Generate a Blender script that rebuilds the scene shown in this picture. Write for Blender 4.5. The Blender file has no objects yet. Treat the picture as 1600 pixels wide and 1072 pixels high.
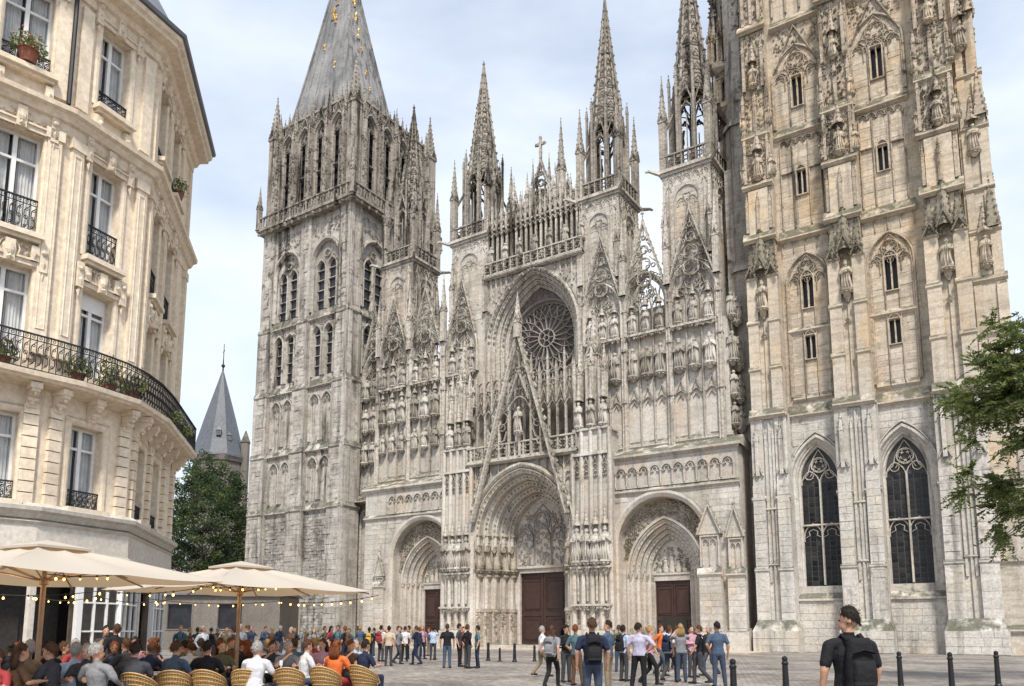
import bpy, bmesh, math, random
from mathutils import Vector, Matrix
from mathutils.geometry import tessellate_polygon
PI = math.pi
random.seed(7)
SC = bpy.context.scene
COL = SC.collection
# ------------------------------------------------------------------ camera
F_PX, TILT = 1230.0, 0.14
AL = math.radians(56.8)
FWD = Vector((-math.cos(AL), math.sin(AL), 0)); RGT = Vector((math.sin(AL), math.cos(AL), 0))
CAM = Vector((16.67, -58.17, 1.55))
cd = bpy.data.cameras.new('camera'); cam = bpy.data.objects.new('camera', cd); COL.objects.link(cam)
th = math.atan(TILT)
look = FWD*math.cos(th)+Vector((0, 0, math.sin(th)))
cam.location = CAM; cam.rotation_euler = look.to_track_quat('-Z', 'Y').to_euler()
cd.sensor_width = 36; cd.sensor_fit = 'HORIZONTAL'; cd.lens = 36*F_PX/1600
cd.shift_y = (985-F_PX*TILT-536)/1600
cd.clip_end = 3000; cd.clip_start = .1
SC.camera = cam
def W(lat, fwd, z=0):            # metres right of / ahead of where the photographer stands -> place
    p = Vector((CAM.x, CAM.y, 0))+FWD*fwd+RGT*lat
    return Vector((p.x, p.y, z))
# ------------------------------------------------------------------ sky and sun
SUN_EL, SUN_AZ = 55.0, 38.0         # azimuth measured from -y towards +x (behind and right of the viewer)
wd = bpy.data.worlds.new('World'); SC.world = wd; wd.use_nodes = True
nt = wd.node_tree; nt.nodes.clear()
def N(t, ty, **k):
    n = t.nodes.new(ty)
    for a, b in k.items(): setattr(n, a, b)
    return n
sdir = Vector((math.sin(math.radians(SUN_AZ))*math.cos(math.radians(SUN_EL)), -math.cos(math.radians(SUN_AZ))*math.cos(math.radians(SUN_EL)), math.sin(math.radians(SUN_EL))))
sky = N(nt, 'ShaderNodeTexSky', sky_type='NISHITA', sun_disc=False, sun_elevation=math.radians(SUN_EL), sun_rotation=math.atan2(sdir.x, sdir.y))
sky.air_density = 1.0; sky.dust_density = 1.6; sky.ozone_density = 1.0
tc = N(nt, 'ShaderNodeTexCoord'); mp = N(nt, 'ShaderNodeMapping')
mp.inputs['Scale'].default_value = (1.0, 1.0, 2.2); mp.inputs['Location'].default_value = (.35, 1.3, .2)
nz = N(nt, 'ShaderNodeTexNoise'); nz.inputs['Scale'].default_value = 1.5; nz.inputs['Detail'].default_value = 7; nz.inputs['Roughness'].default_value = .52
nz.inputs['Distortion'].default_value = .25
rp = N(nt, 'ShaderNodeValToRGB'); rp.color_ramp.elements[0].position = .33; rp.color_ramp.elements[1].position = .68
rp.color_ramp.elements[0].color = (.30, .30, .30, 1)
mx = N(nt, 'ShaderNodeMix', data_type='RGBA')
mx.inputs['B'].default_value = (7.5, 8.05, 8.7, 1)
bg = N(nt, 'ShaderNodeBackground'); bg.inputs['Strength'].default_value = .10
wo = N(nt, 'ShaderNodeOutputWorld')
L = nt.links.new
L(tc.outputs['Generated'], mp.inputs['Vector']); L(mp.outputs['Vector'], nz.inputs['Vector']); L(nz.outputs['Fac'], rp.inputs['Fac'])
L(rp.outputs['Color'], mx.inputs['Factor']); sk = N(nt, 'ShaderNodeMix', data_type='RGBA', blend_type='MULTIPLY'); sk.inputs['Factor'].default_value = 1; sk.inputs['B'].default_value = (1.2, 1.25, 1.36, 1); L(sky.outputs['Color'], sk.inputs['A']); L(sk.outputs['Result'], mx.inputs['A']); L(mx.outputs['Result'], bg.inputs['Color']); L(bg.outputs['Background'], wo.inputs['Surface'])
sl = bpy.data.lights.new('sun', 'SUN'); sl.energy = 3.5; sl.angle = math.radians(8); sl.color = (1, .95, .88)
so = bpy.data.objects.new('sun', sl); COL.objects.link(so); so.rotation_euler = sdir.to_track_quat('Z', 'Y').to_euler(); so.location = (20, -80, 90)
SC.view_settings.view_transform = 'Standard'; SC.view_settings.look = 'None'; SC.view_settings.gamma = 1
SC.view_settings.exposure = 0.6; SC.view_settings.use_curve_mapping = False
SC.render.engine = 'CYCLES'
# ------------------------------------------------------------------ materials
MATS = {}
def newmat(name):
    m = bpy.data.materials.new(name); m.use_nodes = True; MATS[name] = m
    t = m.node_tree; b = t.nodes['Principled BSDF']
    return m, t, b
def ramp(t, src, p0, p1, c0=(0, 0, 0, 1), c1=(1, 1, 1, 1)):
    r = N(t, 'ShaderNodeValToRGB'); e = r.color_ramp.elements
    e[0].position = p0; e[1].position = p1; e[0].color = c0; e[1].color = c1
    t.links.new(src, r.inputs['Fac']); return r.outputs['Color']
def noise(t, vec, scale, detail=4, rough=.55):
    n = N(t, 'ShaderNodeTexNoise'); n.inputs['Scale'].default_value = scale; n.inputs['Detail'].default_value = detail; n.inputs['Roughness'].default_value = rough
    if vec is not None: t.links.new(vec, n.inputs['Vector'])
    return n.outputs['Fac']
def mapped(t, src, sc):
    m = N(t, 'ShaderNodeMapping'); m.inputs['Scale'].default_value = sc; t.links.new(src, m.inputs['Vector']); return m.outputs['Vector']
def mix(t, fac, a, b, bt='MIX'):
    m = N(t, 'ShaderNodeMix', data_type='RGBA', blend_type=bt)
    for k, v in (('Factor', fac), ('A', a), ('B', b)):
        if isinstance(v, (int, float)): m.inputs[k].default_value = v
        elif isinstance(v, tuple): m.inputs[k].default_value = (*v[:3], 1)
        else: t.links.new(v, m.inputs[k])
    return m.outputs['Result']
def mul(t, a, b):
    m = N(t, 'ShaderNodeMath', operation='MULTIPLY'); 
    for i, v in enumerate((a, b)):
        if isinstance(v, (int, float)): m.inputs[i].default_value = v
        else: t.links.new(v, m.inputs[i])
    return m.outputs[0]
def stone(name, base, alt, grime, g_amt=.6, moss=(.05, .055, .03), moss_amt=.8, bump=.35, isl=.25, scale=1., carved=0., warm=None, bed=0., pits=.3, lowg=.55, orand=.15, alb=.86, low=None):
    m, t, b = newmat(name)
    base, alt = (tuple(x*alb for x in q) for q in (base, alt))
    g = N(t, 'ShaderNodeNewGeometry'); pos = g.outputs['Position']
    c = mix(t, ramp(t, noise(t, pos, .35*scale, 5), .35, .65), base, alt)
    if low:                                    # the lower storeys are a greyer stone, changing over by degrees
        s0 = N(t, 'ShaderNodeSeparateXYZ'); t.links.new(pos, s0.inputs[0]); a0 = N(t, 'ShaderNodeMath', operation='MULTIPLY_ADD'); t.links.new(noise(t, pos, .4, 4), a0.inputs[0]); a0.inputs[1].default_value = 12; t.links.new(s0.outputs['Z'], a0.inputs[2])
        m0 = N(t, 'ShaderNodeMapRange'); m0.inputs['From Min'].default_value = 20; m0.inputs['From Max'].default_value = 31; t.links.new(a0.outputs[0], m0.inputs['Value']); c = mix(t, m0.outputs[0], low, c)
    if warm:                                   # ochre stain patches of the stone itself
        c = mix(t, ramp(t, noise(t, mapped(t, pos, (1, 1, .5)), .5*scale, 5, .6), .5, .72), c, warm)
    c = mix(t, isl, c, mix(t, 1., c, ramp(t, g.outputs['Random Per Island'], 0, 1, (.55, .53, .5, 1), (1.25, 1.25, 1.25, 1)), 'MULTIPLY'))
    st = ramp(t, noise(t, mapped(t, pos, (1.6, 1.6, .13)), .9*scale, 6, .62), .5, .66)      # rain streaks
    bl = ramp(t, noise(t, pos, 1.3*scale, 8, .62), .54, .66)                                # soot blotches
    sz = N(t, 'ShaderNodeSeparateXYZ'); t.links.new(pos, sz.inputs[0])                      # the upper works were never cleaned
    hz_ = N(t, 'ShaderNodeMapRange'); hz_.inputs['From Min'].default_value = 4; hz_.inputs['From Max'].default_value = 46; hz_.inputs['To Min'].default_value = lowg; hz_.inputs['To Max'].default_value = 1.12; t.links.new(sz.outputs['Z'], hz_.inputs['Value'])
    big = ramp(t, noise(t, mapped(t, pos, (1, 1, .4)), .16, 4, .5), .38, .62, (.35, .35, .35, 1), (1.4, 1.4, 1.4, 1))     # whole areas cleaner or blacker
    gm_ = mul(t, hz_.outputs[0], big)
    c = mix(t, mul(t, mul(t, st, gm_), g_amt*.95), c, grime); c = mix(t, mul(t, mul(t, bl, gm_), g_amt*.75), c, grime)
    oi = N(t, 'ShaderNodeObjectInfo'); c = mix(t, orand, c, mix(t, 1., c, ramp(t, oi.outputs['Random'], 0, 1, (.55, .52, .48, 1), (1.2, 1.2, 1.2, 1)), 'MULTIPLY'))
    pit = ramp(t, noise(t, pos, 3.6*scale, 8, .72), .5, .63)                                # small dark weathering spots
    c = mix(t, mul(t, pit, g_amt*pits), c, grime)
    if bed:                                    # bedding lines of the stone
        c = mix(t, mul(t, ramp(t, noise(t, mapped(t, pos, (.35, .35, 2.6)), 1.1, 6, .6), .47, .66), bed), c, tuple(x*.42 for x in base))
    fine = noise(t, pos, 7*scale, 5, .7)
    c = mix(t, 1., c, ramp(t, fine, .3, .7, (.76, .755, .75, 1), (1.15, 1.15, 1.15, 1)), 'MULTIPLY')
    sp = N(t, 'ShaderNodeSeparateXYZ'); t.links.new(g.outputs['Normal'], sp.inputs[0])
    up = mul(t, ramp(t, sp.outputs['Z'], .14, .34), ramp(t, noise(t, pos, .9, 6, .65), .36, .52))
    c = mix(t, mul(t, up, moss_amt), c, moss)
    t.links.new(c, b.inputs['Base Color']); b.inputs['Roughness'].default_value = .92
    b.inputs['Specular IOR Level'].default_value = .15
    bp = N(t, 'ShaderNodeBump'); bp.inputs['Strength'].default_value = bump; bp.inputs['Distance'].default_value = .05
    h = noise(t, pos, 4.5*scale, 8, .7)
    if carved:
        v = N(t, 'ShaderNodeTexVoronoi'); v.inputs['Scale'].default_value = carved; t.links.new(pos, v.inputs['Vector'])
        ad = N(t, 'ShaderNodeMath', operation='ADD'); t.links.new(h, ad.inputs[0]); t.links.new(v.outputs['Distance'], ad.inputs[1]); h = ad.outputs[0]
    t.links.new(h, bp.inputs['Height']); t.links.new(bp.outputs['Normal'], b.inputs['Normal'])
    return m
def plain(name, col, rough=.6, metal=0., var=.15, vs=8., bump=0., spec=.5, emit=None, es=0, trans=0.):
    m, t, b = newmat(name)
    g = N(t, 'ShaderNodeNewGeometry')
    f = noise(t, g.outputs['Position'], vs, 5, .6)
    d = tuple(max(0, x*(1-var)) for x in col); e = tuple(x*(1+var) for x in col)
    c = mix(t, ramp(t, f, .3, .7), d, e)
    t.links.new(c, b.inputs['Base Color']); b.inputs['Roughness'].default_value = rough; b.inputs['Metallic'].default_value = metal
    b.inputs['Specular IOR Level'].default_value = spec
    if bump:
        bp = N(t, 'ShaderNodeBump'); bp.inputs['Strength'].default_value = bump; bp.inputs['Distance'].default_value = .02
        t.links.new(f, bp.inputs['Height']); t.links.new(bp.outputs['Normal'], b.inputs['Normal'])
    if emit: b.inputs['Emission Color'].default_value = (*emit, 1); b.inputs['Emission Strength'].default_value = es
    return m
GR = (.085, .070, .055)
stone('facade', (.70, .655, .59), (.57, .515, .445), GR, .62, warm=(.58, .48, .37), bump=.4, isl=.3, bed=.25)
stone('carved', (.65, .595, .52), (.53, .475, .405), GR, .78, bump=.8, isl=.45, carved=3.2, pits=.5)
stone('spire', (.47, .425, .365), (.33, .29, .245), (.038, .032, .026), 1.05, bump=.8, isl=.45, carved=3.5)
stone('ochre', (.68, .575, .435), (.63, .55, .44), (.10, .08, .058), .5, bump=.35, isl=.25, warm=(.62, .45, .275), bed=.5, low=(.56, .51, .44))
stone('ochre_carved', (.55, .465, .365), (.44, .37, .29), (.065, .053, .04), .9, bump=.8, isl=.45, carved=3.0, warm=(.50, .385, .25))
stone('mossy', (.37, .325, .25), (.24, .215, .16), (.035, .032, .024), .8, bump=.8, isl=.5, carved=3.)
stone('pale', (.71, .67, .61), (.58, .54, .48), (.10, .09, .075), .85, warm=(.60, .53, .43), bump=.45, isl=.35, bed=.2)
stone('romain', (.62, .575, .51), (.50, .45, .39), (.055, .047, .038), 1.0, bump=.5, isl=.45, bed=.45)
stone('rubble', (.52, .49, .44), (.35, .32, .28), (.06, .052, .043), 1., bump=1., isl=.7, carved=2.2)
stone('dark_stone', (.27, .235, .19), (.18, .155, .125), (.035, .03, .025), .8, bump=.6, isl=.4)  # darker stone of the back walls behind the galleries, and of the nave
stone('statue_stone', (.66, .615, .55), (.56, .51, .45), GR, .35, bump=.25, isl=.1, pits=.3, moss_amt=.5, orand=.9)
stone('rose_trace', (.50, .46, .42), (.38, .345, .31), (.12, .1, .09), .5, bump=.4)
stone('rose_stone', (.27, .24, .215), (.20, .175, .155), (.09, .075, .065), .5, bump=.5)
stone('portal_stone', (.56, .485, .395), (.44, .375, .30), GR, .55, bump=.8, isl=.45, carved=4.)
stone('render_cream', (.77, .66, .515), (.73, .615, .47), (.34, .25, .16), .2, bump=.04, isl=.05, pits=.1, alb=.95, moss=(.12, .1, .07), moss_amt=.45, scale=.8)
stone('render_white', (.72, .665, .58), (.66, .6, .52), (.3, .25, .2), .2, bump=.06, isl=.1, moss_amt=.3)
stone('far_stone', (.36, .32, .28), (.29, .26, .225), (.12, .1, .085), .5, bump=.3, alb=.62)
plain('glass_dark', (.014, .015, .019), .32, var=.5, vs=2, spec=.3)
plain('lead_came', (.05, .047, .042), .6, var=.3)
t = MATS['glass_dark'].node_tree; b = t.nodes['Principled BSDF']; oi = N(t, 'ShaderNodeObjectInfo')
t.links.new(ramp(t, oi.outputs['Random'], 0, 1, (.006, .007, .009, 1), (.03, .029, .028, 1)), b.inputs['Base Color']); t.links.new(ramp(t, oi.outputs['Random'], .2, 1, (.25, .25, .25, 1), (.6, .6, .6, 1)), b.inputs['Roughness'])
plain('glass_black', (.018, .018, .022), .35, var=.5, vs=1.5, spec=.4)
stone('lead', (.36, .355, .345), (.22, .22, .22), (.07, .068, .066), 1., bump=.35, isl=.1, moss_amt=0, scale=.9)
plain('lead_dark', (.12, .125, .135), .6, .2, var=.4, vs=1, bump=.2)
plain('gilt', (.42, .25, .06), .5, .6, var=.3)
plain('slate', (.085, .092, .105), .55, 0, var=.3, vs=3, bump=.2)
plain('iron', (.012, .012, .014), .5, .3, var=.4, vs=20)
plain('white_paint', (.72, .71, .68), .45, var=.06)
plain('wood_door', (.042, .018, .012), .55, var=.35, vs=3, bump=.1)
plain('curtain', (.78, .78, .76), .85, var=.12, vs=5)
plain('shop_dark', (.10, .075, .055), .8, var=.5, vs=2)
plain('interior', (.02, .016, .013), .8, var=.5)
m, t, b = newmat('window_glass'); b.inputs['Base Color'].default_value = (.03, .035, .04, 1); b.inputs['Roughness'].default_value = .03
b.inputs['Alpha'].default_value = .22; b.inputs['Specular IOR Level'].default_value = .9
plain('terracotta', (.22, .075, .04), .8)
plain('zinc', (.16, .165, .18), .5, .4, var=.2, vs=1)
plain('leaf', (.075, .10, .028), .55, var=.5, vs=2.2); plain('leaf_dark', (.032, .055, .018), .6, var=.6, vs=.6)
plain('leaf_light', (.14, .155, .045), .55, var=.4, vs=2)
for k in ('leaf', 'leaf_dark', 'leaf_light'):
    t = MATS[k].node_tree; b = t.nodes['Principled BSDF']; tr = N(t, 'ShaderNodeBsdfTranslucent'); tr.inputs['Color'].default_value = (.16, .22, .04, 1) if k != 'leaf_dark' else (.07, .10, .025, 1)
    ms = N(t, 'ShaderNodeMixShader'); ms.inputs[0].default_value = .35; t.links.new(b.outputs[0], ms.inputs[1]); t.links.new(tr.outputs[0], ms.inputs[2]); t.links.new(ms.outputs[0], t.nodes['Material Output'].inputs['Surface'])
plain('bark', (.05, .038, .028), .9, var=.4, bump=.5); plain('flower', (.5, .05, .06), .6)
plain('rattan', (.40, .25, .10), .6, var=.35, vs=40, bump=.4); plain('table_white', (.74, .73, .71), .4, var=.05)
plain('pole_wood', (.30, .20, .12), .6, var=.25, vs=6)
plain('bulb', (1, .6, .2), .4, emit=(1, .45, .1), es=5.); plain('cable', (.02, .018, .015), .7)
plain('bulb_cap', (.03, .025, .02), .6)
# canopy cloth lets light through
m, t, b = newmat('canvas'); b.inputs['Base Color'].default_value = (.52, .475, .405, 1); b.inputs['Roughness'].default_value = .9
tr = N(t, 'ShaderNodeBsdfTranslucent'); tr.inputs['Color'].default_value = (.52, .385, .23, 1)
ms = N(t, 'ShaderNodeMixShader'); ms.inputs[0].default_value = .3
t.links.new(b.outputs[0], ms.inputs[1]); t.links.new(tr.outputs[0], ms.inputs[2]); t.links.new(ms.outputs[0], t.nodes['Material Output'].inputs['Surface'])
# paving
m, t, b = newmat('paving')
g = N(t, 'ShaderNodeNewGeometry'); pos = g.outputs['Position']
rt = N(t, 'ShaderNodeMapping'); rt.inputs['Rotation'].default_value = (0, 0, .35); t.links.new(pos, rt.inputs['Vector'])
br = N(t, 'ShaderNodeTexBrick'); br.inputs['Scale'].default_value = 1.0; br.inputs['Brick Width'].default_value = .24; br.inputs['Row Height'].default_value = .15; br.inputs['Mortar Size'].default_value = .014
br.inputs['Color1'].default_value = (.17, .15, .135, 1); br.inputs['Color2'].default_value = (.33, .30, .265, 1); br.inputs['Mortar'].default_value = (.09, .08, .07, 1)
wn = N(t, 'ShaderNodeTexNoise'); wn.inputs['Scale'].default_value = 2.2; wn.inputs['Detail'].default_value = 3; t.links.new(pos, wn.inputs['Vector'])
wv = N(t, 'ShaderNodeVectorMath', operation='MULTIPLY_ADD'); wv.inputs[1].default_value = (.10, .10, 0); t.links.new(wn.outputs['Color'], wv.inputs[0]); t.links.new(rt.outputs[0], wv.inputs[2])
t.links.new(wv.outputs[0], br.inputs['Vector'])
c = mix(t, 1., br.outputs['Color'], ramp(t, noise(t, pos, .3, 7, .7), .36, .64, (.5, .48, .46, 1), (1.3, 1.28, 1.25, 1)), 'MULTIPLY')
c = mix(t, 1., c, ramp(t, noise(t, pos, 5, 4, .7), .3, .7, (.75, .75, .75, 1), (1.2, 1.2, 1.2, 1)), 'MULTIPLY')
t.links.new(c, b.inputs['Base Color']); b.inputs['Roughness'].default_value = .75
bp = N(t, 'ShaderNodeBump'); bp.inputs['Strength'].default_value = .6; bp.inputs['Distance'].default_value = .02
t.links.new(br.outputs['Fac'], bp.inputs['Height']); bp.invert = True; t.links.new(bp.outputs['Normal'], b.inputs['Normal'])
plain('kerb_stone', (.40, .335, .26), .8, var=.2, vs=1.5)
# ------------------------------------------------------------------ mesh kit
class MB:
    def __init__(s): s.v = []; s.f = []; s.marks = []; s.open = False
    def add(s, vs, fs):
        o = len(s.v); s.v.extend(vs); s.f.extend([tuple(i+o for i in f) for f in fs]); return s
    def merge(s, o, M=None):
        a, b_ = len(s.v), len(s.f)
        s.add([tuple(M @ Vector(p)) for p in o.v] if M else o.v, o.f)
        if not s.open: s.marks += [(n, v0+a, v1+a, f0+b_, f1+b_) for n, v0, v1, f0, f1 in o.marks]
        return s
    def box(s, x0, x1, y0, y1, z0, z1, drop=0.):     # drop: how far the front top edge falls (weathered top)
        return s.add([(x0, y0, z0), (x1, y0, z0), (x1, y1, z0), (x0, y1, z0), (x0, y0, z1-drop), (x1, y0, z1-drop), (x1, y1, z1), (x0, y1, z1)],
            [(0, 1, 5, 4), (1, 2, 6, 5), (2, 3, 7, 6), (3, 0, 4, 7), (4, 5, 6, 7), (3, 2, 1, 0)])
    def cbox(s, cx, cy, w, d, z0, z1): return s.box(cx-w/2, cx+w/2, cy-d/2, cy+d/2, z0, z1)
    def frus(s, cx, cy, z0, z1, r0, r1, n=8, rot=0., cap=True, sx=1., sy=1.):
        a = [2*PI*(i+.5)/n+rot for i in range(n)]
        v = [(cx+r0*sx*math.cos(q), cy+r0*sy*math.sin(q), z0) for q in a]
        if r1 < 1e-4:
            v.append((cx, cy, z1)); f = [(i, (i+1) % n, n) for i in range(n)]
        else:
            v += [(cx+r1*sx*math.cos(q), cy+r1*sy*math.sin(q), z1) for q in a]
            f = [(i, (i+1) % n, n+(i+1) % n, n+i) for i in range(n)]
            if cap: f.append(tuple(range(n, 2*n)))
        return s.add(v, f)
    def lathe(s, cx, cy, prof, n=8, sx=1., sy=1.):
        for (r0, z0), (r1, z1) in zip(prof, prof[1:]):
            s.frus(cx, cy, z0, z1, max(r0, 2e-4), r1, n, cap=False, sx=sx, sy=sy)
        return s
    def ngon(s, pts, y0, y1, cap0=True, cap1=False):     # plate cut out in the x-z plane
        n = len(pts); v = [(x, y0, z) for x, z in pts]+[(x, y1, z) for x, z in pts]
        f = [(i, (i+1) % n, n+(i+1) % n, n+i) for i in range(n)]
        o = len(s.v); s.add(v, f)
        tr = tessellate_polygon([[Vector((x, z, 0)) for x, z in pts]])
        if cap0: s.f += [tuple(o+i for i in q) for q in tr]
        if cap1: s.f += [tuple(o+n+i for i in q) for q in tr]
        return s
    def holes(s, outer, holes, y, depth=0.):          # wall face with openings, and their reveals
        loops = [outer]+holes; flat = [p for l in loops for p in l]
        tr = tessellate_polygon([[Vector((x, z, 0)) for x, z in l] for l in loops])
        s.add([(x, y, z) for x, z in flat], [tuple(q) for q in tr])
        if depth:
            for h in holes: s.reveal(h, y, y+depth)
        return s
    def reveal(s, pts, y0, y1, closed=True):
        n = len(pts); m = n if closed else n-1
        return s.add([(x, y0, z) for x, z in pts]+[(x, y1, z) for x, z in pts], [(i, (i+1) % n, n+(i+1) % n, n+i) for i in range(m)])
    def sweep(s, path, sec, closed=False):               # path in x-z, section (offset to the right of travel, y)
        n = len(path); k = len(sec); o = len(s.v)
        for i, (x, z) in enumerate(path):
            if closed: a = path[i-1]; c = path[(i+1) % n]
            else: a = path[max(i-1, 0)]; c = path[min(i+1, n-1)]
            d1 = (x-a[0], z-a[1]); d2 = (c[0]-x, c[1]-z)
            l1 = math.hypot(*d1); l2 = math.hypot(*d2)
            if l1 < 1e-9: d1, l1 = d2, l2
            if l2 < 1e-9: d2, l2 = d1, l1
            n1 = (d1[1]/l1, -d1[0]/l1); n2 = (d2[1]/l2, -d2[0]/l2)
            nx, nz_ = n1[0]+n2[0], n1[1]+n2[1]; q = nx*nx+nz_*nz_
            if q < .3: nx, nz_ = n1; q = 2.
            else: nx, nz_ = nx*2/q, nz_*2/q
            for w, y in sec: s.v.append((x+nx*w, y, z+nz_*w))
        for i in range(n if closed else n-1):
            j = (i+1) % n
            for a in range(k-1): s.f.append((o+i*k+a, o+i*k+a+1, o+j*k+a+1, o+j*k+a))
        return s
    def rib(s, path, w, y, d, closed=False):             # moulded bar: narrow nose at y, broad back at y+d
        return s.sweep(path, [(-w/2, y+d), (-w/2, y+d*.55), (-w*.2, y), (w*.2, y), (w/2, y+d*.55), (w/2, y+d)], closed)
    def tube(s, pts, r, n=5):
        pts = [Vector(p) for p in pts]; o = len(s.v); m = len(pts)
        for i, p in enumerate(pts):
            d = (pts[min(i+1, m-1)]-pts[max(i-1, 0)]).normalized()
            a = d.orthogonal().normalized() if abs(d.z) > .95 else d.cross(Vector((0, 0, 1))).normalized(); c = d.cross(a)
            rr = r[i] if isinstance(r, (list, tuple)) else r
            for k in range(n):
                q = 2*PI*k/n; s.v.append(tuple(p+a*rr*math.cos(q)+c*rr*math.sin(q)))
        for i in range(m-1):
            for k in range(n): s.f.append((o+i*n+k, o+i*n+(k+1) % n, o+(i+1)*n+(k+1) % n, o+(i+1)*n+k))
        s.f.append(tuple(o+k for k in range(n))); s.f.append(tuple(o+(m-1)*n+k for k in range(n)))
        return s
    def blob(s, x, y, z, r, ry=None, rz=None, rnd=.25):  # one carved leaf / knob
        ry = ry or r; rz = rz or r; R_ = lambda: 1+random.uniform(-rnd, rnd)
        v = [(x-r*R_(), y, z), (x+r*R_(), y, z), (x, y-ry*R_(), z+rz*.2), (x, y+ry, z), (x+r*random.uniform(-.3, .3), y-ry*.4, z+rz*R_()), (x+r*random.uniform(-.3, .3), y-ry*.3, z-rz*R_())]
        return s.add(v, [(0, 2, 4), (2, 1, 4), (1, 3, 4), (3, 0, 4), (2, 0, 5), (1, 2, 5), (3, 1, 5), (0, 3, 5)])
    def ball(s, x, y, z, r, n=8, m=5, sx=1, sy=1, sz=1):
        o = len(s.v)
        for j in range(1, m):
            a = PI*j/m
            for i in range(n): q = 2*PI*i/n; s.v.append((x+r*sx*math.sin(a)*math.cos(q), y+r*sy*math.sin(a)*math.sin(q), z+r*sz*math.cos(a)))
        s.v += [(x, y, z+r*sz), (x, y, z-r*sz)]; T = o+n*(m-1)
        for i in range(n):
            s.f.append((T, o+i, o+(i+1) % n)); s.f.append((T+1, o+(m-2)*n+(i+1) % n, o+(m-2)*n+i))
            for j in range(m-2): s.f.append((o+j*n+i, o+(j+1)*n+i, o+(j+1)*n+(i+1) % n, o+j*n+(i+1) % n))
        return s
    def mesh(s, name, mat=None, smooth=False):
        me = bpy.data.meshes.new(name); me.from_pydata(s.v, [], s.f)
        if mat: me.materials.append(MATS[mat])
        if smooth:
            me.polygons.foreach_set('use_smooth', [True]*len(me.polygons))
        me.validate(); return me
    def build(s, name, mat, parent=None, smooth=False, loc=(0, 0, 0)):
        if not s.marks or parent is None:
            ob = put(name, s.mesh(name, mat, smooth), parent, loc)
            if name in FINE: ob['kind'] = 'stuff'
            return ob
        rest = MB(); fi = vi = 0; pcs = []                      # pinnacles, gablets, canopies: each its own object
        for n, v0, v1, f0, f1 in s.marks:
            if PCOUNT.get(n, 0) >= 290: continue
            PCOUNT[n] = PCOUNT.get(n, 0)+1; o = len(rest.v); d = vi-o
            rest.v += s.v[vi:v0]; rest.f += [tuple(i-d for i in f) for f in s.f[fi:f0]]
            q = MB(); q.v = s.v[v0:v1]; q.f = [tuple(i-v0 for i in f) for f in s.f[f0:f1]]; pcs.append((n, q)); vi, fi = v1, f1
        o = len(rest.v); d = vi-o; rest.v += s.v[vi:]; rest.f += [tuple(i-d for i in f) for f in s.f[fi:]]
        ob = put(name, rest.mesh(name, mat, smooth), parent, loc)
        par = ob if parent.parent is None else parent
        for n, q in pcs: put(n, q.mesh(n, mat), par)
        if name in FINE: ob['kind'] = 'stuff'
        return ob
PCOUNT = {}
FINE = ('carving', 'archivolt_carving', 'pier_carving', 'turret_carving', 'blind_tracery', 'panel_tracery', 'window_dressing', 'crest', 'portal_gable')
def piece(name):                       # marks what a kit call adds as one countable piece
    def deco(fn):
        def run(mb, *a, **k):
            if mb.open: return fn(mb, *a, **k)
            mb.open = True; v0, f0 = len(mb.v), len(mb.f); fn(mb, *a, **k); mb.open = False; mb.marks.append((name, v0, len(mb.v), f0, len(mb.f)))
        return run
    return deco
def put(name, me, parent=None, loc=(0, 0, 0), rz=0., sc=None):
    o = bpy.data.objects.new(name, me); COL.objects.link(o); o.parent = parent; o.location = loc
    if rz: o.rotation_euler.z = rz
    if sc: o.scale = sc if isinstance(sc, (tuple, list)) else (sc, sc, sc)
    return o
def tag(o, label, cat=None, group=None, kind=None):
    if label: o['label'] = label
    if cat: o['category'] = cat
    if group: o['group'] = group
    if kind: o['kind'] = kind
    return o
def thing(name, label, cat, loc=(0, 0, 0), rz=0., group=None):
    o = put(name, None, None, loc, rz); return tag(o, label, cat, group)
# outlines in the x-z plane
def arch(cx, zs, hw, rise, n=9):
    rise = max(rise, hw*1.0001); r = (hw*hw+rise*rise)/(2*hw); a1 = math.atan2(rise, r-hw)
    L_ = [(cx-hw+r-r*math.cos(a1*i/n), zs+r*math.sin(a1*i/n)) for i in range(n+1)]
    return L_+[(2*cx-x, z) for x, z in L_[-2::-1]]
def opening(cx, z0, zs, hw, rise, n=9): return [(cx-hw, z0)]+arch(cx, zs, hw, rise, n)+[(cx+hw, z0)]
def circ(cx, cz, r, n=14, a0=0.): return [(cx+r*math.cos(a0+2*PI*i/n), cz+r*math.sin(a0+2*PI*i/n)) for i in range(n)]
def foil(cx, cz, r, k=4, n=5, a0=PI/4):
    out = []
    for j in range(k):
        a = a0+2*PI*j/k; px, pz = cx+r*.52*math.cos(a), cz+r*.52*math.sin(a)
        for i in range(n): q = a-PI*.62+PI*1.24*i/(n-1); out.append((px+r*.48*math.cos(q), pz+r*.48*math.sin(q)))
    return out
def rect(x0, x1, z0, z1): return [(x0, z0), (x1, z0), (x1, z1), (x0, z1)]
def inside(p, poly):
    x, z = p; c = False; j = len(poly)-1
    for i in range(len(poly)):
        a, b = poly[i], poly[j]
        if (a[1] > z) != (b[1] > z) and x < (b[0]-a[0])*(z-a[1])/(b[1]-a[1])+a[0]: c = not c
        j = i
    return c
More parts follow.
